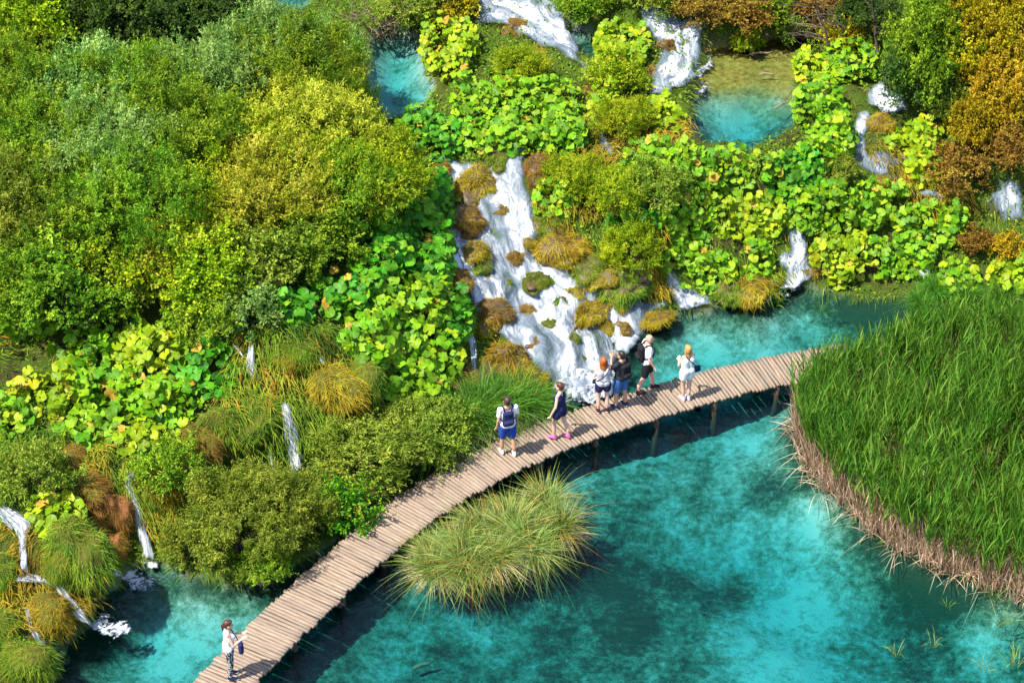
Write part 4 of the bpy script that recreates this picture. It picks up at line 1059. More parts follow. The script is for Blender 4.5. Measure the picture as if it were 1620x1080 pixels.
# long grass hanging over the wet ledges beside the falls
def hanging(polys, per_m2, L, seed):
    V, Q, A, c = [], [], [], 0
    for i, pg in enumerate(polys):
        w = gpoly(pg); r = np.random.default_rng(seed + i)
        lo, hi = w.min(0), w.max(0); m = int((hi - lo).prod() * per_m2 * 1.6)
        x, y = r.uniform(lo[0], hi[0], m), r.uniform(lo[1], hi[1], m)
        ok = inside(w, x, y) & (N2.fbm(x * 1.1 + 3, y * 1.1) > -.25); x, y = x[ok], y[ok]
        z = gz(x, y); n = gnormal(x, y, .3); k = len(x)
        keep = (z > .02) & (r.random(k) < np.clip(.62 / n[:, 2], .3, 1)); x, y, z, n = x[keep], y[keep], z[keep], n[keep]; k = len(x)
        bump = .12 + .5 * np.clip(N1.fbm(x * 1.8, y * 1.8, o=2) + .1, 0, 1)          # cushions
        sl = unit(np.c_[n[:, 0], n[:, 1], -np.hypot(n[:, 0], n[:, 1]) - .1] + np.array([0, -.25, 0]))
        d = unit(n * .55 + sl * .6 + np.array([0, 0, .25]) + r.normal(size=(k, 3)) * .33)
        v, q, _ = blades(np.c_[x, y, z] + n * (bump * r.random(k) ** .4)[:, None], d, r.uniform(.5, 1.2, k) * L, r.uniform(.012, .026, k), r.uniform(.4, .9, k), 3, seed + i, 0, 0)
        a = np.clip(.5 + .8 * N3.fbm(x * .9, y * .9, o=2) + r.normal(size=k) * .17, 0, 1)
        V.append(v); Q.append(q + c); A.append(np.repeat(a, 8)); c += len(v)
    return mesh('grass', np.vstack(V), np.vstack(Q), attrs=dict(v=np.concatenate(A)))
tag(add('grass', hanging([[(355,520),(420,520),(600,545),(610,660),(540,690),(480,715),(400,720),(335,700),(340,640)], [(0,690),(330,700),(330,760),(262,850),(225,850),(190,790),(100,760),(0,800)], [(1130,430),(1230,430),(1225,470),(1140,478)], [(640,600),(760,600),(850,640),(760,690),(650,690)]], 300, .34, 400), LM['m_green']),
    'long green grass hanging over the wet slope beside the bluish fall', 'grass', kind='stuff')
tag(add('grass', hanging([[(845,240),(960,245),(1040,290),(1060,470),(1000,470),(950,430),(880,380),(848,330)], [(480,530),(600,545),(600,640),(520,650),(480,600)], [(100,700),(330,690),(300,740),(200,750),(120,750)], [(190,740),(290,740),(280,860),(245,860)], [(0,830),(60,840),(150,960),(90,1010),(0,1075)], [(1340,230),(1500,250),(1560,330),(1500,360),(1420,300)], [(930,180),(1090,200),(1080,260),(940,260)]], 240, .26, 500), LM['m_gold']),
    'golden hanging grass over the ledges beside the cascade and the corner falls', 'grass', kind='stuff')

# ------------------------------------------------------------------ reed bed
REED = poly([(1262,628),(1258,660),(1262,692),(1292,752),(1352,812),(1432,868),(1485,892),(1532,905),(1565,928),(1660,955),(1760,990),(1800,700),(1780,580),(1600,545),(1500,535),(1430,552),(1385,580),(1340,600),(1300,612)], .1)
def reed_bed(n, seed):
    r = np.random.default_rng(seed)
    lo, hi = REED.min(0), REED.max(0)
    x, y = r.uniform(lo[0], hi[0], n), r.uniform(lo[1], hi[1], n)
    ok = inside(REED, x, y)
    dk = np.array([np.min(np.linalg.norm(mid - np.array([a, b]), axis=1)) for a, b in zip(x, y)]) > wid * .62
    ok &= dk & (r.random(n) < np.where(edge_dist(REED, x, y) < .9, 1, np.clip(.62 + 1.5 * N2.fbm(x * 1.9, y * 1.9, o=2), .12, 1))); x, y = x[ok], y[ok]; n = len(x)
    e = edge_dist(REED, x, y)
    z = np.maximum(gz(x, y), -.1) - .05
    H = r.uniform(1.0, 2.0, n) * np.clip(1.12 - .045 * (y - 47), .75, 1.1) * (.8 + .2 * np.clip(e / .9, 0, 1)) * (1 + .22 * N1.fbm(x * .7, y * .7))
    lean = np.c_[r.normal(size=n) * .07 + .03, r.normal(size=n) * .07, np.ones(n)]
    front = np.clip(1 - e / .6, 0, 1); lean[:, 0] -= .10 * front * r.random(n); lean[:, 1] -= .16 * front * r.random(n)
    d = unit(lean)
    base = np.c_[x, y, z]
    # straw-coloured lower canes and the green stems above them
    out = {'straw': [], 'green': []}
    v1 = blades(base, d, H * .52, np.full(n, .017), np.zeros(n), 2, seed, .55, .25); out['straw'].append(v1)
    out['green'].append(blades(base + d * (H * .42)[:, None], d, H * .52, np.full(n, .014), np.full(n, .05), 2, seed + 1, .35, .15))
    for k in range(8):
        t0 = np.where(e < 1.3, .58, .36); t = t0 + (.98 - t0) * (k + r.random(n)) / 8
        a = r.uniform(0, 6.28, n)
        ld = unit(np.c_[np.cos(a), np.sin(a), r.uniform(2.0, 6.0, n)])
        out['green'].append(blades(base + d * (H * t)[:, None], ld, r.uniform(.40, .75, n), r.uniform(.018, .032, n), r.uniform(.02, .30, n), 3, seed + 5 + k, .48, .26))
    # fallen and bent canes along the water edge
    f = e < .8; m = f.sum(); rep = 7
    bx = np.repeat(base[f], rep, 0) + r.normal(size=(m * rep, 3)) * np.array([.1, .1, .02])
    a = r.normal(size=(m * rep, 3)) * .16 + np.array([-.10, -.12, 1])
    out['straw'].append(blades(bx, unit(a), r.uniform(.55, 1.3, m * rep), np.full(m * rep, .02), r.uniform(0, .18, m * rep), 2, seed + 40, .5, .25))
    f = (e < .45) & (r.random(n) < .55); m = f.sum(); rep = 3
    bx = np.repeat(base[f], rep, 0) + r.normal(size=(m * rep, 3)) * np.array([.12, .12, .02])
    a = r.normal(size=(m * rep, 3)) * .55 + np.array([-.2, -.25, .8])
    out['straw'].append(blades(bx, unit(a), r.uniform(.4, .95, m * rep), np.full(m * rep, .017), r.uniform(.1, .6, m * rep), 4, seed + 50, .55, .25))
    res = []
    for key in ('green', 'straw'):
        V, Q, A, c = [], [], [], 0
        for v, q, a in out[key]: V.append(v); Q.append(q + c); A.append(a); c += len(v)
        res.append(mesh('reeds', np.vstack(V), np.vstack(Q), attrs=dict(v=np.concatenate(A))))
    return res
g_me, s_me = reed_bed(6200, 21)
tag(add('reeds', g_me, LM['reed']), 'dense bed of tall green reeds at the end of the boardwalk', 'reeds', kind='stuff')
tag(add('reed_canes', s_me, LM['straw']), 'straw-coloured dry canes along the water edge of the reed bed', 'reeds', kind='stuff')

# ------------------------------------------------------------------ sedge and small water plants
def join(a, b):
    import bmesh
    bm = bmesh.new(); bm.from_mesh(a); bm.from_mesh(b); bm.to_mesh(a); bm.free(); return a
SED = [join(tuft('blades', 480, .34, 1.4, .48, .50, .016, 60 + i, .42, .26), tuft('blades', 90, .36, 1.85, .75, .62, .014, 160 + i, .6, .26)) for i in range(3)]
SEDD = [tuft('dry_blades', 330, .34, .8, 1.15, .75, .014, 80 + i, .45, .28) for i in range(3)]
def sedge(px, py, s, label, mat='sedge', dry=True, name='sedge_tussock', cat='sedge', group='sedge tussocks beside the boardwalk', sz=1.0, z=None):
    p = P(px, py, .05) if z is None else hit(px, py)
    root = empty(name, p); root.rotation_euler = (0, 0, random.uniform(0, 6.28)); root.scale = (s, s, s * sz)
    i = random.randrange(3)
    if mat == 'sedge': root.scale = (s * random.uniform(.8, 1.05), s * random.uniform(.8, 1.05), s * random.uniform(.55, .95)); root.rotation_euler = (R(random.uniform(-16, 16)), R(random.uniform(-16, 16)), random.uniform(0, 6.28))
    tag(add('blades', SED[i], LM[mat], root), kind='stuff')
    if dry: tag(add('dry_blades', SEDD[i], LM['straw'], root), kind='stuff')
    return tag(root, label, cat, group)
S = sedge
S(690, 905, .72, 'sedge tussock at the narrow end of the island nearest the lone woman')
S(735, 898, .8, 'sedge tussock on the water side, second from the narrow end')
S(785, 885, .85, 'sedge tussock with reddish stems in the middle of the water side')
S(838, 868, .85, 'sedge tussock with pale drooping blades on the water side')
S(885, 842, .82, 'outermost sedge tussock reaching over the open water')
S(718, 868, .8, 'sedge tussock against the boardwalk edge, lower')
S(762, 842, .85, 'sedge tussock against the boardwalk edge, middle')
S(812, 815, .85, 'sedge tussock against the boardwalk edge, upper')
S(862, 800, .8, 'sedge tussock at the broad end of the island under the walkers')
S(752, 870, .85, 'sedge tussock in the heart of the island, towards the lone woman')
S(808, 848, .9, 'sedge tussock in the heart of the island, towards the walkers')
S(678, 885, .6, 'small sedge tussock tucked under the planks at the narrow end')
G3 = 'grass tufts between the cascade and the boardwalk'
for a, b, s_, lb in [(720, 690, .95, 'grass tuft right behind the bend of the boardwalk'), (752, 668, 1.0, 'grass tuft below the thin fall'), (790, 660, 1.0, 'tall grass tuft behind the man with the small backpack'),
                     (822, 650, .9, 'grass tuft between the golden mounds and the boardwalk'), (690, 705, .85, 'grass tuft at the end of the feathery yellowish bush'), (848, 648, .7, 'last small grass tuft before the white foam'), (765, 640, .8, 'grass tuft at the foot of the upper golden mound')]:
    S(a, b, s_, lb, 'reed', True, 'grass_tuft', 'grass', G3, 1.15, z=1)
G4 = 'reed tufts on the far shore'
for a, b, s_, lb in [(1480, 468, .5, 'green reed tuft where the far shore meets the reed bed'), (1530, 475, .5, 'green reed tuft under the butterbur at the reed bed'), (1455, 488, .45, 'small reed tuft at the tip of the turquoise inlet'), (1585, 478, .5, 'reed tuft at the frame edge behind the reed bed')]:
    S(a, b, s_, lb, 'reed', False, 'reed_tuft', 'reeds', G4, 1.5, z=1)
WP = [tuft('blades', 16, .10, .5, .5, .4, .014, 90 + i, .45, .2) for i in range(3)]
for i, (a, b, s_, lb) in enumerate([(1418, 1035, .8, 'tiny star-shaped water plant alone in the pool'), (1478, 1020, .9, 'thin yellowish water plant between the lone star plant and the corner'), (1585, 985, 1.2, 'taller water plant below the reed bed at the frame edge'), (1605, 1050, 1.3, 'leafy water plant in the bottom corner'), (1555, 1060, .9, 'small water plant beside the leafy corner one'), (1500, 960, .6, 'tiny floating sprig under the reed bed'),
                                    (1300, 495, 1.0, 'single reed sprout in the turquoise inlet'), (1230, 478, 1.1, 'thin reed sprout beside the foam of the far shore'), (1575, 950, .9, 'slim green shoot just off the reed bed')]):
    root = empty('water_plant', P(a, b, -.02)); root.scale = (s_, s_, s_ * 1.3); root.rotation_euler = (0, 0, i * 1.7)
    tag(add('blades', WP[i % 3], LM['reed'] if i > 5 else LM['sedge'], root), kind='stuff')
    tag(root, lb, 'water plant', 'sprouts standing in the pool')
# ------------------------------------------------------------------ dead wood
def dead_wood(name, px, py, up, n, L, rad, label, cat, seed, flat=.5, mat=M_BARK):
    r = np.random.default_rng(seed); p = hit(px, py, up)
    mb = MB()
    def grow(a, d, l, ra, lev):
        pts = [a]; dd = d
        for k in range(4):
            dd = unit(dd + r.normal(size=3) * .22); pts.append(pts[-1] + dd * l / 4)
        mb.tube(pts, np.linspace(ra, ra * .35, 5), 5)
        if lev:
            for k in range(4):
                grow(pts[1 + k % 4], unit(dd + r.normal(size=3) * .75), l * .55, ra * .45, lev - 1)
    for k in range(n):
        grow(np.array([r.normal() * .15, r.normal() * .15, -.1]), unit(np.r_[r.normal(size=2) * 1.0, flat]), L * r.uniform(.7, 1.1), rad, 2)
    o = add(name, mb.mesh(name, smooth=True), mat); o.location = [float(q) for q in p]
    return tag(o, label, cat)
M_TWIG = plain('dead_twig', (.26, .17, .12), .9, .1, .2, 9)
dead_wood('dead_shrub', 600, 40, .3, 9, 1.5, .035, 'tangle of dead grey-pink branches behind the turquoise upper pool', 'dead shrub', 3, .6, M_TWIG)
dead_wood('bare_tree', 1400, 75, .9, 4, 2.4, .07, 'bare dark-stemmed tree behind the butterbur, leaning over the stream', 'tree', 5, 1.6)
dead_wood('bare_tree', 1345, 55, .7, 3, 1.8, .05, 'bare thin tree on the far bank beside the rusty bush', 'tree', 8, 1.6)
dead_wood('dead_shrub', 1330, 20, .5, 6, 1.3, .03, 'pinkish tangle of twigs on the far bank at the top edge', 'dead shrub', 9, .8, M_TWIG)
dead_wood('dead_shrub', 275, 235, 2.6, 5, 1.3, .022, 'grey dead stems poking out of the green willow', 'dead shrub', 12, .7, M_TWIG)
dead_wood('dead_shrub', 60, 285, 2.4, 6, 1.1, .016, 'reddish bare twigs in the wide green willow', 'dead shrub', 15, .9, M_TWIG)
def stick(px, py, z, L, ang, rad, label, name='branch', cat='branch'):
    mb = MB(); c, s = math.cos(R(ang)), math.sin(R(ang))
    mb.tube([(-L / 2 * c, -L / 2 * s, 0), (-.1 * L * c, -.1 * L * s + .02, .03), (.2 * L * c, .2 * L * s - .02, .02), (L / 2 * c, L / 2 * s, .05)], [rad, rad * 1.1, rad * .8, rad * .3], 7)
    o = add(name, mb.mesh(name, smooth=True), M_TWIG); o.location = [float(q) for q in P(px, py, z)]
    return tag(o, label, cat)
stick(1205, 85, ZU + .03, .7, 5, .03, 'grey branch lying in the amber shallows beside the small bush')
stick(1215, 118, ZU + .02, .5, -5, .025, 'short dark branch on the sill of the amber shallows')
stick(1240, 165, ZU + .05, .7, 40, .02, 'thin branch leaning from the turquoise pool to the butterbur')
stick(670, 1052, -.85, .5, 25, .05, 'dark sunken stick on the pool bed')
stick(1300, 15, 4.1, 1.1, 3, .05, 'pale fallen log on the far bank')
# pale stones of the far bank
for i, (a, b, sx_, sz_, lb) in enumerate([(1290, 52, .35, .2, 'pale pink stone at the shore of the amber shallows'), (1320, 50, .3, .18, 'whitish stone beside the pale pink stone'), (1250, 48, .28, .16, 'small pale stone at the far shore')]):
    K(a, b, sx_, sz_, None, lb, rock=plain('pale_stone', (.5, .36, .30), .9, .1, .15, 6) if i == 0 else bpy.data.materials['pale_stone'], name='stone', cat='stone', group='pale stones on the far shore')
# ------------------------------------------------------------------ people
def capsule(mb, a, b, ra, rb, k=12):
    a, b = np.asarray(a, float), np.asarray(b, float)
    d = b - a; L = np.linalg.norm(d); d = d / (L + 1e-9)
    th = np.linspace(0, np.pi / 2, 4)
    pts = [a - d * ra * math.cos(t) for t in th] + [b + d * rb * math.sin(t) for t in th]
    rad = [max(ra * math.sin(t), 1e-4) for t in th] + [max(rb * math.cos(t), 1e-4) for t in th]
    mb.tube(pts, rad, k)
def ball(mb, c, r):
    v, f = ICO2
    mb.add(v * np.asarray(r) + np.asarray(c), None, f)
ICO2 = ico(3)
def skin_over(mb, voxel, dec=.5, it=4):
    """one continuous surface over the overlapping limbs"""
    me = mb.mesh('tmp')
    o = bpy.data.objects.new('tmp', me); COL.objects.link(o)
    m = o.modifiers.new('r', 'REMESH'); m.mode = 'VOXEL'; m.voxel_size = voxel
    m = o.modifiers.new('s', 'SMOOTH'); m.factor = .5; m.iterations = it
    m = o.modifiers.new('d', 'DECIMATE'); m.ratio = dec
    dg = bpy.context.evaluated_depsgraph_get()
    res = bpy.data.meshes.new_from_object(o.evaluated_get(dg))
    bpy.data.objects.remove(o, do_unlink=True); bpy.data.meshes.remove(me)
    res.polygons.foreach_set('use_smooth', np.ones(len(res.polygons), bool))
    res.materials.clear()
    return res
M_SKIN = {k: plain('skin_' + k, c, .55, .35, .05, 20) for k, c in dict(fair=(.60, .36, .26), tan=(.46, .25, .16), rosy=(.60, .30, .22)).items()}
CL = {k: plain('cloth_' + k, c, .85, .15, .10, 60) for k, c in dict(white=(.78, .77, .78), navy=(.016, .02, .075), blue=(.02, .055, .33), denim=(.05, .13, .36), black=(.012, .012, .016), grey=(.48, .46, .50), charcoal=(.022, .026, .034), pink=(.62, .12, .32), lilac=(.50, .44, .62), maroon=(.05, .012, .02)).items()}
HR = {k: plain('hair_' + k, c, .5, .4, .2, 45) for k, c in dict(brown=(.05, .024, .014), red=(.34, .085, .018), blond=(.46, .23, .07), auburn=(.075, .022, .016), dark=(.018, .012, .010)).items()}
M_EYE = plain('eye_dark', (.02, .015, .012), .3, .5, .0, 5)
M_LIP = plain('lips', (.36, .11, .10), .5, .3, .0, 5)
t = NT('patterned_leggings')
f = t.noise(26, 2, .5); c = t.ramp(f, [(.42, (.018, .022, .03)), (.5, (.06, .07, .08)), (.56, (.38, .38, .36))])
CL['pattern'] = t.done(t.bsdf(c, .85, .1))

def V(*a): return np.array(a, float)
def person(px, py, H, yaw, label, skin, hair, hairstyle, top, bottom, shoes, arms, legs=None, female=False, head_turn=0.0, lean=0.0):
    """px, py: where the feet stand on the deck. Local axes: +y is where the person faces, +x their right-hand side."""
    p = P(px, py, DECK + .012)
    root = empty('person', p); root.rotation_euler = (0, 0, R(yaw)); tag(root, label, 'person', 'visitors on the boardwalk')
    u = H
    hw = .054 if not female else .056; sw = .112 if not female else .098
    legs = legs or {}
    J = {}
    for s, n in ((1, 'r'), (-1, 'l')):
        J['ank' + n] = V(s * .055, -.01, .045) + V(*legs.get('ank' + n, (0, 0, 0)))
        J['hip' + n] = V(s * hw, 0, .515)
        J['knee' + n] = (J['ank' + n] + J['hip' + n]) / 2 + V(s * .004, .012, .012) + V(*legs.get('knee' + n, (0, 0, 0)))
        J['sh' + n] = V(s * sw, -.008 + lean * .8, .812)
        J['el' + n] = V(*arms['el' + n]); J['wr' + n] = V(*arms['wr' + n])
    pel, waist, chest, neck = V(0, 0, .53), V(0, .006 + lean * .3, .62), V(0, .004 + lean * .65, .74), V(0, -.008 + lean * .9, .845)
    hd = V(0, .012 + lean, .925)
    q = lambda v: v * u
    # --- body
    mb = MB(); tk = .9 if female else 1.0
    C = lambda a, b, ra, rb: capsule(mb, q(a), q(b), ra * u, rb * u)
    for s, n in ((1, 'r'), (-1, 'l')):
        C(J['hip' + n], J['knee' + n], .052, .034); C(J['knee' + n], J['ank' + n] + V(0, 0, .09), .033, .031); C(J['ank' + n] + V(0, 0, .10), J['ank' + n], .030, .020)
        C(J['ank' + n] + V(0, -.014, -.02), J['ank' + n] + V(s * .008, .075, -.028), .022, .016)
        C(V(s * sw * .8, lean * .8, .805), J['el' + n], .031 * tk, .023 * tk); C(J['el' + n], J['wr' + n], .024 * tk, .015 * tk)
        C(V(0, -.006 + lean * .85, .828), J['sh' + n] + V(-s * .012, 0, .004), .034 * tk, .028 * tk)
        # hand: palm, four unequal bent fingers, thumb from the side of the palm
        fd = unit(J['wr' + n] - J['el' + n]); sd_ = unit(np.cross(fd, V(0, 0, 1)) + V(1e-4, 0, 0)); dn = np.cross(sd_, fd)
        w = J['wr' + n]; pe = w + fd * .045
        for k in (-1, -.33, .33, 1): C(w + sd_ * .008 * k, pe + sd_ * .017 * k, .011, .0095)
        for k, fl in zip((-1.2, -.4, .4, 1.2), (.036, .044, .047, .042)):
            b0 = pe + sd_ * .0155 * k; b1 = b0 + fd * fl * .5 - dn * .006 * s; b2 = b1 + fd * fl * .45 - dn * .016 * s
            C(b0, b1, .0062, .0056); C(b1, b2, .0056, .0048)
        tb = w + fd * .014 + sd_ * .016 * s; t1 = tb + fd * .018 + sd_ * .016 * s; t2 = t1 + fd * .02 + sd_ * .004 * s
        C(tb, t1, .0085, .007); C(t1, t2, .007, .0055)
    for k in (-1, 1):
        C(pel + V(k * .034, -.006, 0), waist + V(k * .028, 0, 0), .066 if female else .062, .052 if female else .058)
        C(waist + V(k * .028, 0, 0), chest + V(k * .045, 0, 0), .052 if female else .058, .058 if female else .066)
        C(chest + V(k * .045, 0, 0), V(k * .06, -.004 + lean * .8, .79), .056 if female else .062, .036)
        if female: C(chest + V(k * .04, .045, .0), chest + V(k * .04, .052, -.008), .034, .03)
    C(chest, neck, .05, .030); C(neck, hd - V(0, .004, .04), .030, .028)
    ct, st_ = math.cos(R(head_turn)), math.sin(R(head_turn))
    T = lambda x, y, z: q(hd + V(x * ct - y * st_, x * st_ + y * ct, z))
    ball(mb, T(0, -.006, .012), V(.045, .055, .058) * u); ball(mb, T(0, .012, -.022), V(.037, .042, .046) * u)
    ball(mb, T(0, .026, -.050), V(.020, .020, .016) * u)
    capsule(mb, T(0, .048, .004), T(0, .060, -.016), .0065 * u, .009 * u)
    for s in (-1, 1): ball(mb, T(s * .046, -.004, -.006), V(.007, .014, .019) * u)
    body = add('body', skin_over(mb, .0088 * u / 1.7, .6, 2), M_SKIN[skin], root)
    mb = MB()
    for s in (-1, 1): ball(mb, T(s * .018, .044, .006), V(.0075, .006, .0055) * u)
    add('eyes', mb.mesh('eyes', smooth=True), M_EYE, root)
    mb = MB(); ball(mb, T(0, .050, -.034), V(.015, .006, .005) * u); add('mouth', mb.mesh('mouth', smooth=True), M_LIP, root)
    # --- hair
    if hairstyle:
        mb = MB()
        ball(mb, T(0, -.014, .022), V(.050, .058, .056) * u); ball(mb, T(0, -.030, -.006), V(.047, .040, .048) * u)
        ball(mb, T(0, .020, .052), V(.036, .030, .018) * u)
        if hairstyle in ('shoulder', 'long'):
            e = .13 if hairstyle == 'shoulder' else .33
            for k in np.linspace(-1, 1, 5):
                capsule(mb, T(k * .042, -.030 + abs(k) * .018, .0), T(k * .050, -.052 + abs(k) * .022, -e * (.95 - .12 * abs(k))), .021 * u, .018 * u)
        if hairstyle == 'tail':
            capsule(mb, T(0, -.058, .02), T(0, -.082, -.01), .018 * u, .020 * u); capsule(mb, T(0, -.082, -.01), T(0, -.078, -.10), .020 * u, .010 * u)
        if hairstyle == 'bun': ball(mb, T(0, -.060, .030), V(.026, .026, .026) * u)
        add('hair', skin_over(mb, .011, .6, 3), HR[hair], root)
    # --- top
    g = .011
    mb = MB()
    for k in (-1, 1):
        if top[1] != 'low': C(pel + V(k * .036, -.004, .022), waist + V(k * .030, 0, 0), .070 + g, .056 + g)
        C(waist + V(k * .03, 0, 0), chest + V(k * .045, 0, 0), .054 + g, .060 + g); C(chest + V(k * .045, 0, 0), V(k * .058, -.004 + lean * .8, .788), .058 + g, .038 + g * .6)
        if female: C(chest + V(k * .04, .045, .0), chest + V(k * .04, .052, -.008), .035 + g * .6, .031 + g * .6)
    for s, n in ((1, 'r'), (-1, 'l')):
        if top[1] in ('tee',):
            C(V(s * .05, lean * .8, .808), J['sh' + n], .040, .040); C(J['sh' + n], J['sh' + n] * .42 + J['el' + n] * .58, .041, .037)
        else:
            C(V(s * sw * .5, -.004 + lean * .8, .80), V(s * sw * .55, -.004 + lean * .8, .826), .022, .019)
    shirt = add('top', skin_over(mb, .012, .6, 3), CL[top[0]], root)
    # --- bottom
    mb = MB()
    for s, n in ((1, 'r'), (-1, 'l')):
        h, k, a = J['hip' + n], J['knee' + n], J['ank' + n]
        C(pel + V(s * .034, -.006, .04), h, .063 + g * .7, .060 + g)
        if bottom[1] == 'short': C(h, h * .62 + k * .38, .060 + g, .056 + g)
        if bottom[1] == 'knee': C(h, h * .2 + k * .8, .060 + g, .046 + g)
        if bottom[1] == 'dress': C(h, h * .45 + k * .55, .062 + g, .060 + g); C(V(0, 0, .50), V(0, 0, .44), .06, .055)
        if bottom[1] == 'long': C(h, k, .056 + g * .4, .036 + g * .5); C(k, a + V(0, 0, .02), .036 + g * .5, .024 + g * .5)
    add('leggings' if bottom[1] == 'long' else 'skirt' if bottom[1] == 'dress' else 'shorts', skin_over(mb, .012, .6, 3), CL[bottom[0]], root)
    # --- shoes
    for s, n in ((1, 'r'), (-1, 'l')):
        mb = MB(); a = J['ank' + n]
        C(a + V(0, -.018, -.018), a + V(s * .006, .03, -.018), .027, .027); C(a + V(s * .006, .03, -.02), a + V(s * .010, .088, -.026), .027, .019); C(a + V(0, -.01, 0), a + V(0, -.01, .012), .026, .026)
        sole = MB()
        for k in range(1): capsule(sole, q(a + V(0, -.022, -.035)), q(a + V(s * .010, .092, -.035)), .022 * u, .020 * u)
        so = add('shoe', skin_over(mb, .009, .6, 2), CL[shoes[0]], root)
        me = sole.mesh('sole', smooth=True)
        co = np.array([x.co[:] for x in me.vertices]); zc = q(a)[2] - .035 * u; co[:, 2] = np.clip(zc + (co[:, 2] - zc) * .35, .001, 1); me.vertices.foreach_set('co', co.ravel().astype(np.float32))
        add('sole', me, CL[shoes[1]], so)
    root['_u'] = u
    return root, J, u, lean
DN = dict(elr=(.135, -.01, .635), ell=(-.135, -.01, .635), wrr=(.145, .03, .49), wrl=(-.145, .03, .49))
def arms(**k): d = dict(DN); d.update(k); return d

def backpack(info, label, mat, W=.17, Hh=.26, D=.085, z=.70, xo=0.0):
    """worn on the back: rounded sack, front pocket, two straps over the shoulders"""
    root, J, u, lean = info
    e = empty('backpack', root.location); e.rotation_euler = root.rotation_euler
    c = V(xo, -.062 - D / 2 + lean * .6, z) * u
    mb = MB()
    for sx in (-1, 1):
        for sz in (-1, 1): capsule(mb, c + V(sx * W * .32, 0, sz * Hh * .36) * u, c + V(0, -.004, sz * Hh * .36) * u, D * .5 * u, D * .54 * u)
        capsule(mb, c + V(sx * W * .32, 0, -Hh * .36) * u, c + V(sx * W * .30, 0, Hh * .34) * u, D * .54 * u, D * .46 * u)
    capsule(mb, c + V(0, 0, -Hh * .34) * u, c + V(0, 0, Hh * .36) * u, D * .58 * u, D * .5 * u)
    add('sack', skin_over(mb, .012, .6, 3), CL[mat], e)
    mb = MB(); p0 = c + V(0, -D * .5, -Hh * .18) * u
    capsule(mb, p0 + V(-W * .25, 0, 0) * u, p0 + V(W * .25, 0, 0) * u, .042 * u, .042 * u)
    add('pocket', skin_over(mb, .012, .6, 2), CL[mat], e)
    for s in (-1, 1):
        mb = MB()
        mb.tube([c + V(s * W * .28, D * .3, Hh * .40) * u, V(s * .068, -.03 + lean * .8, .852) * u, V(s * .074, .035 + lean * .8, .845) * u, V(s * .080, .082 + lean * .7, .77) * u, V(s * .095, .062 + lean * .5, .69) * u, V(s * .10, -.01 + lean * .4, .64) * u, c + V(s * W * .36, D * .3, -Hh * .30) * u], .013 * u, 6)
        add('strap', mb.mesh('strap', smooth=True), CL[mat], e)
    return tag(e, label, 'backpack', 'backpacks')
def shoulder_bag(info, label, mat, at, size=(.11, .045, .12), strap=None):
    root, J, u, lean = info
    e = empty('shoulder_bag', root.location); e.rotation_euler = root.rotation_euler
    mb = MB(); a = V(*at) * u; s = V(*size) * u * .5
    for x in (-1, 1):
        for z in (-1, 1): capsule(mb, a + V(x * s[0] * .7, 0, z * s[2] * .75), a + V(0, 0, z * s[2] * .75), s[1] * .8, s[1])
        capsule(mb, a + V(x * s[0] * .7, 0, -s[2] * .7), a + V(x * s[0] * .6, 0, s[2] * .7), s[1], s[1] * .8)
    capsule(mb, a - V(0, 0, s[2] * .7), a + V(0, 0, s[2] * .7), s[1] * 1.1, s[1])
    add('pouch', skin_over(mb, .01, .6, 2), CL[mat], e)
    mb = MB(); mb.tube([V(*k) * u for k in strap], .008 * u, 6); add('strap', mb.mesh('strap', smooth=True), CL[mat], e)
    return tag(e, label, 'bag', 'bags')

# the lone woman with the white top, reading something in her hands
w1 = person(366, 1070, 1.66, -82, 'woman alone in a white top and patterned leggings, looking at her raised hands', 'fair', 'auburn', 'tail', ('white', 'tank'), ('pattern', 'long'), ('navy', 'white'),
  arms(elr=(.125, .06, .655), wrr=(.05, .185, .70), ell=(-.13, .05, .66), wrl=(-.03, .20, .735)), female=True, head_turn=0, lean=.012)
shoulder_bag(w1, 'dark blue bag hanging in front of the lone woman', 'navy', (.10, .16, .60), (.09, .07, .15), [(-.05, -.06, .84), (-.055, .0, .865), (-.03, .06, .80), (.06, .13, .69), (.09, .15, .66)])
# man with the small backpack
m1 = person(803, 718, 1.75, 18, 'man in a white t-shirt and blue shorts seen from behind, alone by the sedge', 'tan', 'brown', 'short', ('white', 'tee'), ('blue', 'knee'), ('white', 'white'), arms(elr=(.15, .0, .645), wrr=(.150, .05, .50)), legs=dict(ankr=(.025, -.04, 0), ankl=(-.015, .05, 0)), head_turn=-12)
backpack(m1, 'small black backpack on the man in the white t-shirt alone by the sedge', 'navy', .15, .24, .07, .70, -.02)
# woman in navy
w2 = person(885, 692, 1.70, 62, 'woman in a navy sleeveless top and dark shorts with pink shoes, walking', 'fair', 'auburn', 'bun', ('navy', 'tank'), ('navy', 'short'), ('pink', 'pink'), arms(elr=(.13, .02, .64), wrr=(.135, .10, .515), ell=(-.135, .0, .64), wrl=(-.15, .06, .50)), legs=dict(ankr=(0, -.10, .008), ankl=(0, .07, 0), kneel=(0, .02, 0)), female=True)
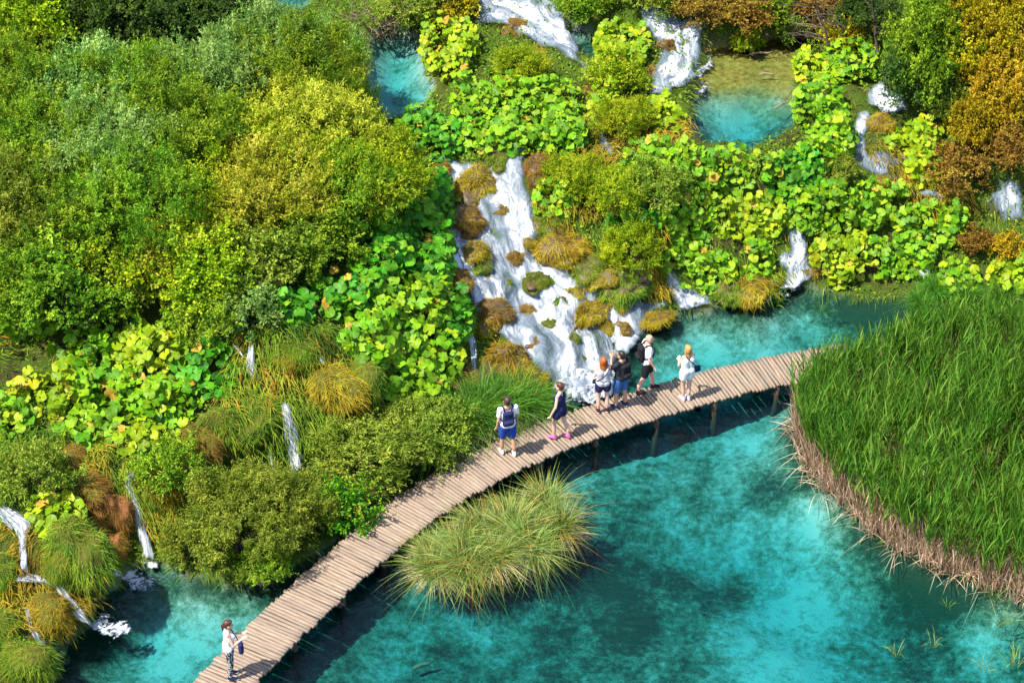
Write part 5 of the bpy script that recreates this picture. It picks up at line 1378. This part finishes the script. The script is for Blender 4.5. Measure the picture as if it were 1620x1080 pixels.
# group of three at the foam
w3 = person(953, 650, 1.66, 8, 'red-haired woman in a grey top and navy shorts, facing the cascade', 'fair', 'red', 'shoulder', ('grey', 'tank'), ('navy', 'short'), ('maroon', 'white'), arms(elr=(.13, .02, .645), wrr=(.10, .13, .68), ell=(-.13, .02, .645), wrl=(-.09, .13, .68)), legs=dict(ankr=(.012, 0, 0), ankl=(-.012, 0, 0)), female=True)
shoulder_bag(w3, 'small grey crossbody bag of the red-haired woman', 'charcoal', (-.12, .02, .56), (.07, .04, .07), [(.075, .02, .846), (.078, -.05, .82), (.03, -.088, .74), (-.05, -.085, .66), (-.105, -.03, .60)])
m2 = person(981, 643, 1.72, 42, 'man in a charcoal t-shirt and denim shorts raising a camera', 'tan', 'dark', 'short', ('charcoal', 'tee'), ('denim', 'knee'), ('navy', 'white'), arms(elr=(.125, .085, .69), wrr=(.045, .15, .83), ell=(-.125, .085, .69), wrl=(-.045, .16, .83)), legs=dict(ankr=(.02, -.02, 0), ankl=(-.02, .02, 0)), head_turn=10)
backpack(m2, 'large black backpack on the man raising a camera', 'black', .16, .27, .075, .69)
e = empty('handheld_camera', m2[0].location); e.rotation_euler = m2[0].rotation_euler
mb = MB(); a = V(0, .185, .865) * m2[2]; capsule(mb, a - V(.035, 0, 0), a + V(.035, 0, 0), .03, .03); add('camera_body', skin_over(mb, .008, .6, 1), CL['black'], e)
mb = MB(); mb.tube([a, a + V(0, .05, 0), a + V(0, .07, 0)], [.026, .026, .022], 10); add('lens', mb.mesh('lens', smooth=True), CL['charcoal'], e)
tag(e, 'small black camera held up by the man in charcoal', 'camera')
m3 = person(1021, 618, 1.74, -78, 'bald man in a white t-shirt and black shorts striding along the boardwalk', 'rosy', None, None, ('white', 'tee'), ('black', 'knee'), ('maroon', 'navy'), arms(elr=(.145, .0, .645), wrr=(.15, .075, .52), ell=(-.145, -.05, .645), wrl=(-.15, -.03, .49)), legs=dict(ankr=(0, -.105, .004), ankl=(0, .13, 0), kneel=(0, .012, 0)), head_turn=-8, lean=.02)
backpack(m3, 'black backpack on the bald man', 'black', .16, .27, .08, .70)
w4 = person(1085, 632, 1.68, 25, 'blond woman with long hair in a white top, standing apart near the reeds', 'fair', 'blond', 'long', ('white', 'tank'), ('white', 'short'), ('lilac', 'white'), arms(elr=(.125, .03, .645), wrr=(.09, .12, .60), ell=(-.125, .04, .65), wrl=(-.07, .14, .66)), legs=dict(ankr=(-.02, 0, 0), ankl=(.015, .02, 0)), female=True)
shoulder_bag(w4, 'navy bag at the hip of the blond woman', 'navy', (.145, -.02, .545), (.12, .06, .07), [(-.06, .03, .842), (-.05, -.05, .835), (.02, -.09, .75), (.10, -.06, .64), (.13, -.03, .58)])
